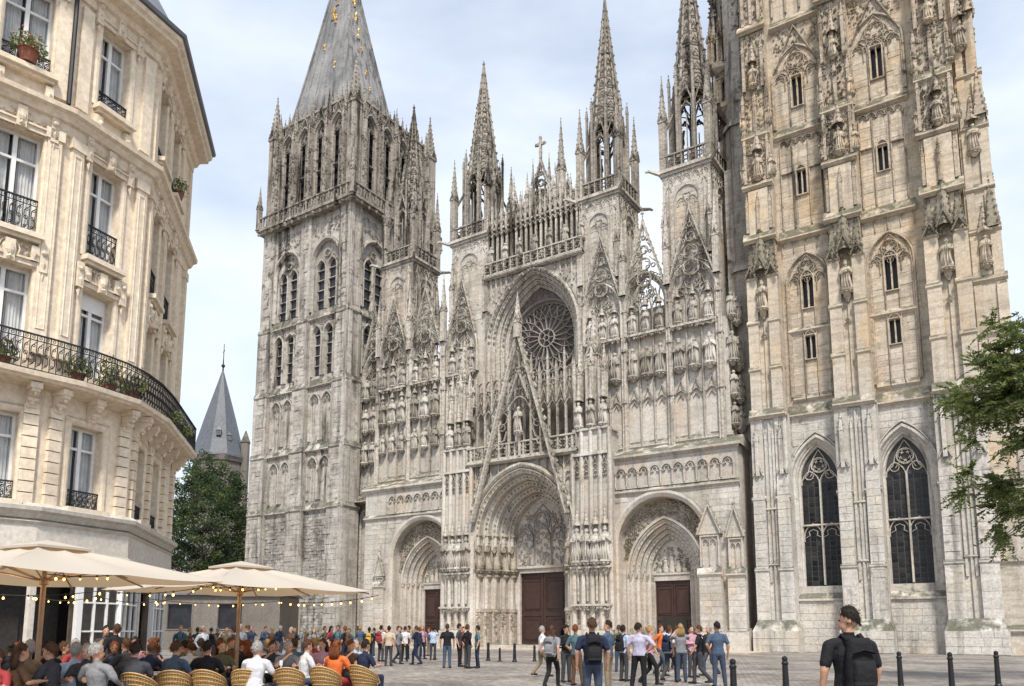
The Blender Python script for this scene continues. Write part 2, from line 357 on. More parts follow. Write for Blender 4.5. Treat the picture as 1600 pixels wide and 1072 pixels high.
# ------------------------------------------------------------------ gothic kit
def finial(mb, x, y, z, s):
    mb.frus(x, y, z-s*.3, z+s*.9, s*.16, s*.07, 5, cap=False)
    for dx, dy in ((1, 0), (-1, 0), (0, 1), (0, -1)): mb.blob(x+dx*s*.28, y+dy*s*.28, z+s*.35, s*.2)
    mb.blob(x, y, z+s*1.0, s*.2, None, s*.32)
def crockets(mb, p, q, n, r):
    p, q = Vector(p), Vector(q)
    for i in range(n):
        c = p.lerp(q, (i+.6)/n); k = r*(1-.45*i/n); mb.blob(c.x, c.y, c.z, k, k, k*1.15)
@piece('canopy_spire')
def spirelet(mb, cx, cy, z0, z1, r, n=4, rot=0., nc=6, cr=None):
    mb.frus(cx, cy, z0, z1, r, r*.06, n, rot)
    cr = cr or r*.24
    for i in range(n):
        a = 2*PI*(i+.5)/n+rot
        if nc: crockets(mb, (cx+r*math.cos(a), cy+r*math.sin(a), z0), (cx, cy, z1), nc, cr)
    finial(mb, cx, cy, z1, max(cr*1.7, .12))
@piece('gablet')
def gablet(mb, cx, y, z0, hw, h, w=.08, d=.14, cr=4):
    mb.rib([(cx-hw, z0), (cx, z0+h), (cx+hw, z0)], w, y-d, d)
    for sgn in (-1, 1): crockets(mb, (cx+sgn*hw, y-d*.5, z0+w), (cx, y-d*.5, z0+h+w), cr, w*.95)
    finial(mb, cx, y-d*.5, z0+h+w, w*2.2)
@piece('pinnacle')
def pinnacle(mb, cx, cy, z0, w, h, shaft=.5, nc=6):
    zs = z0+h*shaft
    mb.cbox(cx, cy, w, w, z0, zs); mb.cbox(cx, cy, w*1.25, w*1.25, z0, z0+w*.25); mb.cbox(cx, cy, w*1.22, w*1.22, zs-w*.18, zs)
    for q in range(4):
        g = MB(); gablet(g, 0, -w*.5, 0, w*.48, w*1.05, w*.14, w*.2, 2)
        g.rib([(-w*.18, -h*shaft*.8), (-w*.18, -w*.2), (0, 0), (w*.18, -w*.2), (w*.18, -h*shaft*.8)], w*.1, -w*.56, w*.08)
        mb.merge(g, Matrix.Translation((cx, cy, zs)) @ Matrix.Rotation(q*PI/2, 4, 'Z'))
    spirelet(mb, cx, cy, zs, z0+h, w*.66, 4, 0, nc)
@piece('shaft_pinnacle')
def thin(mb, x, y, z0, z1, w):                 # slender applied pinnacle
    mb.box(x-w/2, x+w/2, y-w/2, y+w/2, z0, z1-w*5); mb.frus(x, y, z1-w*5.2, z1, w*.85, .01, 4)
    for i in range(4):
        z = z1-w*4.8+i*w*1.05; k = w*(.75-.13*i)
        for dx in (-1, 1): mb.blob(x+dx*k, y-.3*w, z, w*.3)
    finial(mb, x, y, z1, w*.8)
def lancets(mb, cx, z0, zs, hw, n, y, w=.1, d=.15, rise=None, cusp=True):
    s = 2*hw/n
    for i in range(n):
        c = cx-hw+s*(i+.5); r = rise or s*.75
        mb.rib(arch(c, zs, s/2, r, 5), w, y-d, d)
        if cusp:
            mb.rib([(c-s*.42, zs-.05), (c-s*.2, zs+r*.12), (c-s*.24, zs+r*.42), (c, zs+r*.58), (c+s*.24, zs+r*.42), (c+s*.2, zs+r*.12), (c+s*.42, zs-.05)], w*.6, y-d*.7, d*.7)
    for i in range(n+1): mb.rib([(cx-hw+s*i, z0), (cx-hw+s*i, zs)], w, y-d, d)
def head(mb, cx, zs, hw, rise, y, n=3, w=.11, d=.16, z0=None):    # flowing tracery filling a pointed arch
    z0 = zs-.1 if z0 is None else z0
    s = 2*hw/n; r = s*.8
    zl = zs-hw*.15
    for i in range(n): mb.rib(arch(cx-hw+s*(i+.5), zl, s/2, r, 4), w*.85, y-d, d)
    for i in range(1, n): mb.rib([(cx-hw+s*i, z0), (cx-hw+s*i, zl)], w, y-d, d)
    cz = zs+rise*.5; R = min(hw*.42, rise*.26)
    mb.rib(circ(cx, cz, R), w*.9, y-d, d, True); mb.rib(foil(cx, cz, R*.92, 5, 4, PI/2), w*.5, y-d*.8, d*.8, True)
    for sg in (-1, 1):
        mb.rib([(cx+sg*hw*.95, zs+rise*.08), (cx+sg*hw*.62, zs+rise*.25), (cx+sg*hw*.5, zs+rise*.5), (cx+sg*hw*.22, zs+rise*.78), (cx, zs+rise*.97)], w*.7, y-d*.9, d*.9)
        mb.rib(circ(cx+sg*hw*.55, zs+rise*.2, R*.55, 9), w*.6, y-d*.8, d*.8, True)
        mb.rib([(cx+sg*s*.5, zl+r*.6), (cx+sg*hw*.33, zs+rise*.33), (cx+sg*hw*.1, cz-R)], w*.6, y-d*.8, d*.8)
@piece('gable')
def gable(mb, cx, z0, hw, h, y, w=.2, d=.3, cr=8, fill=True, fz=None):
    mb.rib([(cx-hw, z0), (cx, z0+h), (cx+hw, z0)], w, y-d, d)
    for sgn in (-1, 1): crockets(mb, (cx+sgn*(hw+w*.4), y-d*.5, z0+w), (cx, y-d*.5, z0+h+w*1.5), cr, w*.85)
    mb.frus(cx, y-d*.5, z0+h-.05, z0+h+w*3.2, w*.4, w*.2, 5); finial(mb, cx, y-d*.5, z0+h+w*3, w*2.0)
    if fill:
        for t_, rr in ((.14, .42), (.36, .5), (.58, .5), (.76, .45)):
            R = hw*(1-t_)*rr; mb.rib(circ(cx, z0+h*t_, R, 10), w*.5, y-d*.7, d*.6, True); mb.rib(foil(cx, z0+h*t_, R*.9, 4, 4, PI/2), w*.38, y-d*.6, d*.5, True)
            for sg in (-1, 1):
                mb.rib([(cx+sg*hw*(1-t_)*.95, z0+h*t_), (cx+sg*hw*(1-t_)*.7, z0+h*(t_+.05)), (cx+sg*R*.9, z0+h*(t_+.1))], w*.45, y-d*.6, d*.5)
                mb.rib(circ(cx+sg*hw*(1-t_)*.72, z0+h*(t_-.04), hw*(1-t_)*.16, 8), w*.4, y-d*.6, d*.5, True)
        mb.rib([(cx, z0+h*.8), (cx, z0+h)], w*.5, y-d*.6, d*.5)
def frieze(mb, x0, x1, z0, z1, y, r, dens=1., keep=None):      # carved foliage
    n = int((x1-x0)*(z1-z0)/(r*r*2.6)*dens)
    for _ in range(n):
        x, z = random.uniform(x0, x1), random.uniform(z0, z1)
        if keep is None or keep((x, z)): mb.blob(x, y, z, r*random.uniform(.6, 1.1), r*.8, r*random.uniform(.6, 1.2))
def string(mb, x0, x1, y, z, p=.22, h=.5, ret=True):   # projecting course with a weathered top
    v = []
    for x, e in ((x0, 1), (x1, 1)): v += [(x, y, z-.3), (x, y-p*.45, z-.2), (x, y-p, z-.1), (x, y-p, z), (x, y, z+h), (x, y+.25, z-.1)]
    mb.add(v, [(i, i+1, i+7, i+6) for i in range(5)]+[tuple(range(5, -1, -1)), tuple(range(6, 12))])
def balustrade(mb, x0, x1, y, z0, h, n, d=.16, kind=4):
    mb.box(x0, x1, y-d*.7, y+d*.7, z0, z0+h*.1); mb.box(x0, x1, y-d*.8, y+d*.8, z0+h*.9, z0+h)
    s = (x1-x0)/n
    for i in range(n+1):
        x = x0+s*i; mb.box(x-s*.07, x+s*.07, y-d*.6, y+d*.6, z0+h*.1, z0+h*.9)
        if i < n:
            c = x+s/2
            if kind == 4:
                R = min(s*.42, h*.38); mb.rib(foil(c, z0+h*.5, R, 4, 4), s*.1, y-d*.4, d*.8, True)
                mb.rib([(c-s*.45, z0+h*.1), (c-R*.5, z0+h*.5-R*.5)], s*.07, y-d*.3, d*.6); mb.rib([(c+s*.45, z0+h*.9), (c+R*.5, z0+h*.5+R*.5)], s*.07, y-d*.3, d*.6)
            else:
                mb.rib(arch(c, z0+h*.6, s*.43, s*.6, 3), s*.12, y-d*.4, d*.8); mb.box(c-s*.05, c+s*.05, y-d*.3, y+d*.3, z0+h*.1, z0+h*.6)
def arch_knobs(mb, path, y, r, step=1, off=0.):
    acc = 0; prev = path[0]
    for p in path[1:]:
        d = math.hypot(p[0]-prev[0], p[1]-prev[1]); k = max(1, int(d/(r*2.1)))
        for i in range(k):
            f = (i+.5)/k; mb.blob(prev[0]+(p[0]-prev[0])*f, y, prev[1]+(p[1]-prev[1])*f, r*random.uniform(.75, 1.1), r*.9, r)
        prev = p
def inset(path, d):
    m = MB().sweep(path, [(d, 0)]); return [(p[0], p[2]) for p in m.v]
# statues: robed figures, five carvings shared by all niches
def statue_mesh(sd):
    r = random.Random(sd); mb = MB(); n = 14; rows = []
    prof = [(0, .165, .13), (.04, .18, .145), (.2, .155, .125), (.4, .135, .11), (.55, .13, .1), (.66, .155, .1), (.74, .17, .095), (.785, .12, .08), (.81, .05, .05), (.835, .046, .05)]
    k = r.choice((5, 6, 7)); ph = r.uniform(0, 6); lean = r.uniform(-.04, .04)
    for z, rx, ry in prof:
        row = []
        for i in range(n):
            a = 2*PI*i/n; f = 1+(.13*max(0, .62-z))*math.sin(k*a+ph+z*3)*2
            row.append((rx*f*math.cos(a)+lean*math.sin(z*4), ry*f*math.sin(a), z))
        rows.append(row)
    mb.v = [p for q in rows for p in q]
    for j in range(len(rows)-1):
        for i in range(n): mb.f.append((j*n+i, j*n+(i+1) % n, (j+1)*n+(i+1) % n, (j+1)*n+i))
    lx = lean*math.sin(3.4)
    mb.ball(lx, -.015, .9, .062, 8, 6, 1, 1.05, 1.25); mb.ball(lx, .012, .915, .07, 8, 5, 1, 1, 1.1)
    if r.random() < .25: mb.frus(lx, 0, .93, 1.03, .055, .03 if r.random() < .5 else .065, 6)
    else: mb.ball(lx, -.03, .84, .04, 6, 5, .8, .6, 1.3)
    for s in (-1, 1):
        e = (s*.17, -.04, r.uniform(.5, .58)); h = (s*r.uniform(.0, .1), -.15, r.uniform(.5, .66))
        mb.tube([(s*.14, 0, .74), e, h], [.052, .046, .03], 6)
    if r.random() < .6: x = r.uniform(-.12, .12); mb.tube([(x, -.16, .12), (x*1.1, -.17, r.uniform(.7, 1.0))], .014, 5)
    else: mb.box(-.05, .06, -.2, -.15, .52, .62)
    for i in range(4): x = -.1+.066*i; mb.tube([(x*.8, -.1, .6), (x, -.135, .3), (x*1.3, -.15, .03)], [.012, .02, .022], 4)
    mb.frus(0, 0, -.06, 0, .2, .19, 8); mb.lathe(0, .02, [(.03, -.24), (.1, -.17), (.13, -.12), (.21, -.06)], 8)
    for i in range(8): a = 2*PI*i/8; mb.blob(.15*math.cos(a), .15*math.sin(a), -.11, .045)
    return mb
STAT = {}
for mt in ('facade', 'carved', 'ochre', 'portal_stone', 'statue_stone'):
    STAT[mt] = [statue_mesh(s).mesh('statue', mt, True) for s in range(5)]
SCOUNT = [0]
def statue(x, y, z, h, parent, mat='facade', rz=0.):
    if mat in ('facade', 'carved'): mat = 'statue_stone'
    SCOUNT[0] += 1
    return put('statue', STAT[mat][(SCOUNT[0]*7+SCOUNT[0]//5) % 5], parent, (x, y, z), rz+random.uniform(-.25, .25), (h*random.uniform(.98, 1.12), h, h*random.uniform(.95, 1.02)))
@piece('statue_canopy')
def canopy(mb, x, y, z, w, h):
    mb.frus(x, y, z, z+w*.35, w*.55, w*.5, 6); spirelet(mb, x, y, z+w*.3, z+h, w*.42, 6, 0, 4, w*.1)
    for i in range(6): a = 2*PI*(i+.5)/6; mb.blob(x+w*.55*math.cos(a), y+w*.55*math.sin(a), z+.02, w*.14)
# ------------------------------------------------------------------ the cathedral
CA = thing('cathedral', 'pale gothic cathedral with carved west front and two great towers', 'cathedral')
CUBE = {}
BLK = [0]
def ashlar(parent, mat, x0, x1, z0, z1, y, holes=(), course=.5, single=False, proud=.035, wmin=.6, wmax=1.25, seed=1, xf=None):
    r = random.Random(seed); mb = MB(); z = z0
    if mat not in CUBE:
        CUBE[mat] = MB().box(-.5, .5, 0, 1, -.5, .5).mesh('stone_block', mat)
    while z < z1-.1:
        c = min(course*r.uniform(.85, 1.15), z1-z)
        if z1-z-c < .2: c = z1-z
        x = x0
        while x < x1-.02:
            w = r.uniform(wmin, wmax)
            if x+w > x1-.35: w = x1-x
            a, b_ = x+.012, x+w-.012; p = proud*r.uniform(.35, 1.1)
            ok = True
            for h in holes:
                if any(inside(q, h) for q in ((a, z), (b_, z), (a, z+c), (b_, z+c), ((a+b_)/2, z+c/2))): ok = False; break
            if ok:
                if single and BLK[0] < 295:
                    BLK[0] += 1
                    put('stone_block', CUBE[mat], parent, ((a+b_)/2, y-p, z+c/2), 0, (b_-a, p+.05, c-.022))
                else: mb.box(a, b_, y-p, y+.05, z+.011, z+c-.011)
            x += w
        z += c
    if mb.f:
        if xf: mb = MB().merge(mb, xf)
        o = mb.build('stone_courses', mat, parent); o['kind'] = 'stuff'; return o
# --- flamboyant tower on the right
def lights(win, cx, z0, zs, hw, rise, y, n, rows, mat='glass_dark'):       # leaded panes of a window, each its own
    key = 'pane'+mat
    if key not in CUBE: CUBE[key] = MB().add([(-.5, 0, -.5), (.5, 0, -.5), (.5, 0, .5), (-.5, 0, .5), (0, -.03, 0)], [(0, 1, 4), (1, 2, 4), (2, 3, 4), (3, 0, 4)]).mesh('pane', mat)
    g = MB().ngon(opening(cx, z0, zs, hw, rise), y+.04, y+.1); g.build('lead_cames', 'lead_came', win)
    s = 2*hw/n; dz = (zs-z0)/rows
    for i in range(n):
        for j in range(rows):
            o = put('pane', CUBE[key], win, (cx-hw+s*(i+.5), y+.02, z0+dz*(j+.5)), random.uniform(-.05, .05), (s*.86, .25, dz*.86))
            o.rotation_euler.x = random.uniform(-.06, .06)
BAYS = (4.4, 10.15); YW = 1.5
def beurre():
    ops = [opening(c, 4.7, 12.5, 1.75, 3.0) for c in BAYS]
    w = MB(); w.holes(rect(.4, 15.1, 0, 17.5), ops, YW, .5); wall = w.build('wall', 'pale', CA)
    for i, (a, b_) in enumerate(((2.7, 6.0), (8.7, 12.3))):
        c = BAYS[i]
        ashlar(wall, 'pale', a, b_, 0, 3.7, YW-.25, (), .52, True, seed=i)
        w2 = MB(); w2.box(a, b_, YW-.25, YW, 0, 3.6); w2.add([(a-.02, YW-.42, 3.65), (b_+.02, YW-.42, 3.65), (b_+.02, YW-.42, 3.8), (a-.02, YW-.42, 3.8), (b_+.02, YW+.55, 4.75), (a-.02, YW+.55, 4.75), (a, YW, 3.6), (b_, YW, 3.6)], [(0, 1, 2, 3), (3, 2, 4, 5), (0, 1, 7, 6)])
        w2.build('sill', 'pale', wall)
        ashlar(wall, 'pale', a, b_, 4.6, 17.3, YW, [opening(c, 0, 12.5, 1.95, 3.3)], .5, True, seed=10+i)
        g = MB(); o = opening(c, 4.7, 12.5, 1.75, 3.0, 12)
        g.sweep(o, [(-.35, YW), (-.3, YW-.16), (-.12, YW-.2), (-.02, YW-.02), (.1, YW+.05), (.16, YW+.14), (.26, YW+.16), (.3, YW+.34), (.42, YW+.36), (.46, YW+.55)])
        g.rib([(c-2.15, 12.4)]+arch(c, 12.5, 2.1, 3.55)[1:-1]+[(c+2.15, 12.4)], .16, YW-.22, .2)
        yy = YW+.62; head(g, c, 12.4, 1.3, 2.5, yy, 2, .13, .2, 4.8)
        g.rib([(c, 4.8), (c, 12.4)], .16, yy-.24, .24); g.rib([(c-1.3, 9.2), (c+1.3, 9.2)], .17, yy-.22, .22)
        lancets(g, c, 8.0, 8.35, 1.28, 2, yy, .09, .14)
        win = g.build('lancet_window', 'pale', CA); lights(win, c, 4.75, 12.4, 1.32, 2.6, yy-.02, 6, 21)
    # upper stages
    ops = []
    for c in BAYS:
        ops += [rect(c-.36, c+.36, 21.7, 23.5), rect(c-.4, c+.4, 25.7, 28.2), rect(c-.34, c+.34, 34.9, 36.9), rect(c-.38, c+.38, 42.3, 44.9)]
    w = MB(); w.holes(rect(.4, 15.1, 17.5, 62), ops, YW+.05, .4); wall2 = w.build('wall', 'ochre', CA)
    for i, c in enumerate(BAYS):
        a, b_ = c-1.75, c+1.75
        ashlar(wall2, 'ochre', a, b_, 18.2, 31.2, YW+.05, ops, .48, False, .03, seed=30+i); ashlar(wall2, 'ochre', a, b_, 32, 39.8, YW+.05, ops, .48, False, .03, seed=40+i); ashlar(wall2, 'ochre', a, b_, 40.5, 50, YW+.05, ops, .48, False, .03, seed=50+i)
        yw = YW+.02
        for z0, z1, hw in ((21.7, 23.5, .36), (25.7, 28.2, .4), (34.9, 36.9, .34), (42.3, 44.9, .38)):
            g = MB(); g.rib(rect(c-hw-.06, c+hw+.06, z0-.05, z1+.05), .14, yw-.14, .2, True); g.rib([(c, z0), (c, z1)], .12, yw, .25)
            g.rib(arch(c, z1-.1, hw+.02, hw*1.4, 4), .1, yw-.16, .2)
            win = g.build('slit_window', 'ochre', CA)
            for s in (-1, 1): put('pane', CUBE['paneglass_dark'], win, (c+s*hw*.52, YW+.36, (z0+z1)/2), 0, (hw*.98, .3, z1-z0))
        g = MB()
        for zs, hw, rise, zb in ((27.9, 1.42, 2.1, 18.9), (44.9, 1.75, 2.6, 40.8)):
            g.sweep([(c-hw, zb)]+arch(c, zs, hw, rise)+[(c+hw, zb)], [(-.2, yw+.03), (-.14, yw-.14), (-.04, yw-.16), (.02, yw-.03), (.1, yw-.08), (.16, yw+.03)])
            head(g, c, zs, hw-.05, rise, yw, 3, .1, .12, zs-.6); lancets(g, c, zs-.9, zs-.1, hw-.05, 4, yw, .07, .1)
            for s in (-1, -.33, .33, 1): g.rib([(c+s*hw*.98, zb), (c+s*hw*.98, zs-.4)], .1, yw-.12, .14)
        for zb, zt in ((32.3, 39.3),):
            for s in (-1.5, -.6, .6, 1.5): g.rib([(c+s, zb), (c+s, zt)], .11, yw-.13, .15)
            lancets(g, c, zt-.1, zt, 1.5, 5, yw, .08, .12, .35)
            for s in (-1, 1): g.rib([(c+s*.55, 36.9), (c+s*1.5, 36.9)], .14, yw-.16, .18)
        frieze(g, a, b_, 47.2, 49.3, yw, .13, .6, lambda p, c=c: not inside(p, opening(c, 40, 44.9, 1.9, 2.9)))
        gablet(g, c, yw, 45.6, 1.7, 3.6, .12, .22, 8)
        lancets(g, c, 30.3, 30.9, 1.7, 4, yw, .07, .1, .3, False)
        for zb, zt in ((50.6, 58),): lancets(g, c, zb, zt-1.2, 1.6, 3, yw, .14, .2)
        g.build('blind_tracery', 'ochre_carved', CA)
        for z, p, h in ((17.5, .3, .75), (31.5, .34, .7), (40.1, .3, .6), (49.6, .35, .6)): s_ = MB(); string(s_, a-.1, b_+.15, YW, z, p, h); s_.build('string_course', 'ochre', CA)
        s_ = MB(); string(s_, c-1.55, c+1.55, YW+.02, 24.05, .2, .25); s_.build('string_course', 'ochre', CA)
        for k in range(3): s_ = MB(); string(s_, c-1.4+k*.95, c-.55+k*.95, YW+.02, 18.75, .2, .3); s_.build('panel_sill', 'ochre', CA)
    # buttresses
    for bi, (c, wd_) in enumerate(((1.35, 2.6), (7.35, 2.75), (13.75, 2.95))):
        lo = MB(); hi = MB(); cv = MB(); ms = MB(); lc = MB()
        pw = wd_*.33
        lo.box(c-wd_*.5-.3, c+wd_*.5+.3, -.55, YW-.01, 0, 1.5); lo.add([(c-wd_*.5-.3, -.55, 1.5), (c+wd_*.5+.3, -.55, 1.5), (c+wd_*.5, -.05, 2.3), (c-wd_*.5, -.05, 2.3), (c-wd_*.5-.3, YW-.01, 1.5), (c+wd_*.5+.3, YW-.01, 1.5), (c+wd_*.5, YW-.01, 2.3), (c-wd_*.5, YW-.01, 2.3)], [(0, 1, 2, 3), (1, 5, 6, 2), (4, 0, 3, 7)])
        lo.box(c-wd_*.42, c+wd_*.42, .32, YW-.02, 1.4, 17.4)
        for s in (-1, 1):
            x = c+s*(wd_-pw)/2
            for z0, z1, y0, e in ((1.4, 6, -.03, .05), (6, 11.3, .06, .02), (11.3, 17.45, .14, 0)):
                lo.box(x-pw/2-e, x+pw/2+e, y0, YW-.03+e*.1, z0, z1+.25, .3)
                if z0 > 2 or True: string(lo, x-pw/2-.1, x+pw/2+.1, y0+.06, z1-.05, .14, .16)
            thin(lc, x, .05, 12.9, 16.9, .26); gablet(lc, x, .16, 12.9, .38, .8, .09, .2, 3)
            thin(lc, c+s*.28, .28, 5, 16.5, .16)
        lo.rib([(c, 2.3), (c, 17)], .22, .16, .2)
        for z in (6.3, 10.4): lo.rib([(c-.4, z), (c+.4, z)], .2, .12, .25)
        bt = lo.build('buttress', 'pale', CA); lc.build('carving', 'pale', CA)
        for s in (-1, 1):
            x = c+s*(wd_-pw)/2; ashlar(bt, 'pale', x-pw/2, x+pw/2, 2.3, 12.2, .0, (), .55, bi < 3, .05, .5, .95, seed=70+bi*3+s)
        ashlar(bt, 'pale', c-wd_*.5-.28, c+wd_*.5+.28, .05, 1.5, -.55, (), .5, True, .04, seed=90+bi)
        w2 = wd_*.9; pw = w2*.33
        string(hi, c-w2/2-.15, c+w2/2+.15, .1, 17.5, .25, .5)
        hi.box(c-w2*.4, c+w2*.4, .5, YW+.03, 17.5, 31.6)
        for s in (-1, 1):
            x = c+s*(w2-pw)/2
            for z0, z1, y0 in ((17.6, 21.2, .1), (21.2, 24.9, .16), (24.9, 28.5, .22)):
                hi.box(x-pw/2, x+pw/2, y0, YW+.02, z0, z1+.1, .22); string(hi, x-pw/2-.08, x+pw/2+.08, y0+.05, z1-.05, .14, .18)
            spirelet(ms, x, .55, 28.4, 32.2, pw*.58, 4, 0, 8, .12); gablet(ms, x, .0, 28.3, pw*.55, .9, .12, .2, 3)
        spirelet(ms, c, .3, 28.9, 33.4, .62, 6, 0, 8, .16); gablet(ms, c, -.1, 28.7, .5, 1.2, .14, .25, 4); frieze(ms, c-w2*.5, c+w2*.5, 28.3, 29.2, .15, .14, .8)
        hi.rib([(c, 18), (c, 24.8)], .18, .36, .2); statue(c, .12, 25.9, 2.15, CA, 'ochre'); cv.blob(c, .35, 23.7, .28); cv.lathe(c, .3, [(.08, 25.0), (.3, 25.5)], 6)
        w3 = wd_*.8
        hi.box(c-w3/2, c+w3/2, .42, YW+.04, 31.5, 40.1); string(hi, c-w3/2-.2, c+w3/2+.2, .3, 31.6, .28, .6)
        hi.box(c-w3*.36, c+w3*.36, .2, .5, 31.9, 35.9, .3); string(hi, c-w3/2-.14, c+w3/2+.14, .26, 36.0, .24, .25)
        for s in (-.42, 0.42): thin(cv, c+s*w3, .28, 32.2, 35.4, .2); thin(cv, c+s*w3, .3, 36.3, 40.6, .2)
        thin(cv, c, .1, 32.2, 35.2, .2)
        statue(c+.1, .18, 36.7, 1.9, CA, 'ochre'); canopy(cv, c+.1, .22, 38.8, .8, 1.8)
        statue(c-w3*.5, .5, 36.7, 1.7, CA, 'ochre', -1.2)
        w4 = wd_*.7
        hi.box(c-w4/2, c+w4/2, .6, YW+.04, 40.1, 60); string(hi, c-w4/2-.18, c+w4/2+.18, .45, 40.2, .26, .5); string(hi, c-w4/2-.2, c+w4/2+.2, .45, 49.6, .26, .5)
        for s in (-.5, 0, .5):
            thin(cv, c+s*w4, .52-abs(s)*.0, 40.6, 44.6, .26); thin(cv, c+s*w4*.8, .45, 44.3, 48.9, .24); thin(cv, c+s*w4*.7, .45, 50, 56, .22)
        statue(c, .3, 44.6, 1.7, CA, 'ochre'); canopy(cv, c, .35, 46.5, .7, 1.8)
        frieze(cv, c-w4/2, c+w4/2, 40.6, 49.2, .58, .14, .8); frieze(cv, c-w4/2, c+w4/2, 50, 58, .58, .14, .7)
        for s in (-1, 1): statue(c+s*w4*.55, .6, 41.2, 1.6, CA, 'ochre', s*.8); statue(c+s*w3*.52, .45, 36.7, 1.7, CA, 'ochre', s*.9) if s > 0 else None; frieze(cv, c-w3*.5, c+w3*.5, 36.3, 40, .38, .12, .55)
        hb_ = hi.build('buttress', 'ochre', CA); cv.build('carving', 'ochre_carved', CA); ms.build('carving', 'mossy', CA)
        ashlar(hb_, 'ochre', c-w3/2, c+w3/2, 32.3, 35.8, .42, (), .5, False, .03, seed=130+bi)
    # body, return side, stair turret towards the front
    bd = MB(); bd.box(.4, 15.1, YW+.75, 16, 0, 62); bd.build('tower_core', 'ochre', CA)
    for yb, dy, x1 in ((1.1, 2.6, 17.2), (10.5, 2.5, 17.2)):
        sb = MB(); cs = MB(); ms = MB()
        for z0, z1, e in ((0, 1.6, .5), (1.6, 6, .28), (6, 11.3, .2), (11.3, 17.5, .12), (17.5, 21.2, -.12), (21.2, 24.9, -.2), (24.9, 28.4, -.3), (28.4, 31.5, -.45), (31.5, 36, -.5), (36, 40, -.62), (40, 49.6, -.85), (49.6, 60, -1.)):
            sb.box(15.0, x1+e, yb-e*.3, yb+dy+e*.3, z0, z1+.02); string(sb, 15.1, x1+e+.12, yb-e*.3, z1, .18, .3)
            sb.box(x1+e-.55, x1+e+.06, yb-e*.3-.14, yb, z0, z1-.35, .2); sb.box(15.15, 15.6, yb-e*.3-.1, yb, z0, z1-.35, .2)
        for z, e in ((28.4, -.45), (36.6, -.6), (44.6, -.85)):
            x = x1+e; spirelet(ms if z < 30 else cs, x-.25, yb+.05, z, z+3.6, .5, 4, 0, 7, .15); statue(x-.75, yb-.05, z-2.4, 2.0, CA, 'ochre', .2); canopy(cs, x-.75, yb+.02, z-.2, .8, 2)
            for k in range(4): spirelet(cs, x-.05, yb+.5+k*.6, z+.4*k, z+2.6+.4*k, .3, 4, 0, 5, .12)
        frieze(cs, 15.3, x1-.8, 40.5, 49, yb+.2, .14, .6)
        sb.build('buttress', 'ochre', CA); cs.build('carving', 'ochre_carved', CA); ms.build('carving', 'mossy', CA)
    st = MB()
    for z0, z1, r in ((0, 18, 1.5), (18, 31, 1.4), (31, 44, 1.3), (44, 60, 1.15)):
        st.frus(-.9, 4.4, z0, z1, r, r, 8); st.frus(-.9, 4.4, z1-.35, z1+.25, r+.22, r+.1, 8)
    st.build('stair_turret', 'romain', CA)
    s2 = MB()
    for z0, z1, x0 in ((30, 41, -1.3), (41, 47, -2.4), (47, 62, -3.4)):
        s2.box(x0, .45, 5.2, 12, z0, z1)
        for _ in range(26): s2.blob(random.uniform(x0, .3), 5.15, random.uniform(z0, z1), .3, .35, .4)
    for x in (-3.2, -2.1, -1.0): thin(s2, x, 5.0, 44, 58, .4)
    s2.build('stair_turret', 'spire', CA)
    s3 = MB()
    for z, x0 in ((41.2, -2.2), (46.6, -3.0), (50.5, -3.6)):
        s3.box(x0, .5, 4.3, 5.3, z, z+.5, .2); s3.lathe(x0+1, 4.6, [(.2, z-1.6), (.9, z-.4), (1.0, z)], 8)
        for k in range(4): pinnacle(s3, x0+.3+k*.85, 4.5, z+.4, .5, 4.6, .5, 6)
        frieze(s3, x0, .4, z+.5, z+4, 5.05, .22, .7)
    s3.build('carving', 'ochre_carved', CA)
    rc = MB().box(-2.2, .5, 3.4, 6.2, 0, 40); rcw = rc.build('wall', 'romain', CA)
    ashlar(rcw, 'romain', -2.2, .45, 0, 40, 3.4, (), .7, False, .03, .7, 1.3, seed=120)
beurre()
# --- west front, lower storey with the two side portals
def doors(cx, y, w, h, parent, wicket=None):
    d = MB(); d.box(cx-w/2, cx+w/2, y+.06, y+.16, .3, h)
    dr = d.build('door', 'wood_door', parent)
    for s in (-1, 1):
        lf = MB(); x0, x1 = (cx-w/2, cx-.02) if s < 0 else (cx+.02, cx+w/2)
        e = (x1-x0)*.09; zz = [.32, h*.42, h*.47, h*.97]
        lf.box(x0, x0+e, y, y+.06, .32, h); lf.box(x1-e, x1, y, y+.06, .32, h)
        for a, b_ in ((.32, .55), (h*.42, h*.47), (h*.93, h-.01)): lf.box(x0+e, x1-e, y, y+.06, a, b_)
        for a, b_ in ((.62, h*.40), (h*.5, h*.91)):
            lf.box(x0+e*1.5, x1-e*1.5, y+.02, y+.07, a, b_); lf.rib(rect(x0+e*1.9, x1-e*1.9, a+.15, b_-.15), .07, y-.02, .05, True)
        lf.build('door_leaf', 'wood_door', parent)
    if wicket:
        k = MB(); r = .3; x0, x1, z1 = wicket
        k.ngon([(x0, .32), (x1, .32), (x1, z1-r), (x1-r*.3, z1-r*.3), (x1-r, z1), (x0+r, z1), (x0+r*.3, z1-r*.3), (x0, z1-r)], y-.06, y+.02); k.build('wicket_opening', 'interior', parent)
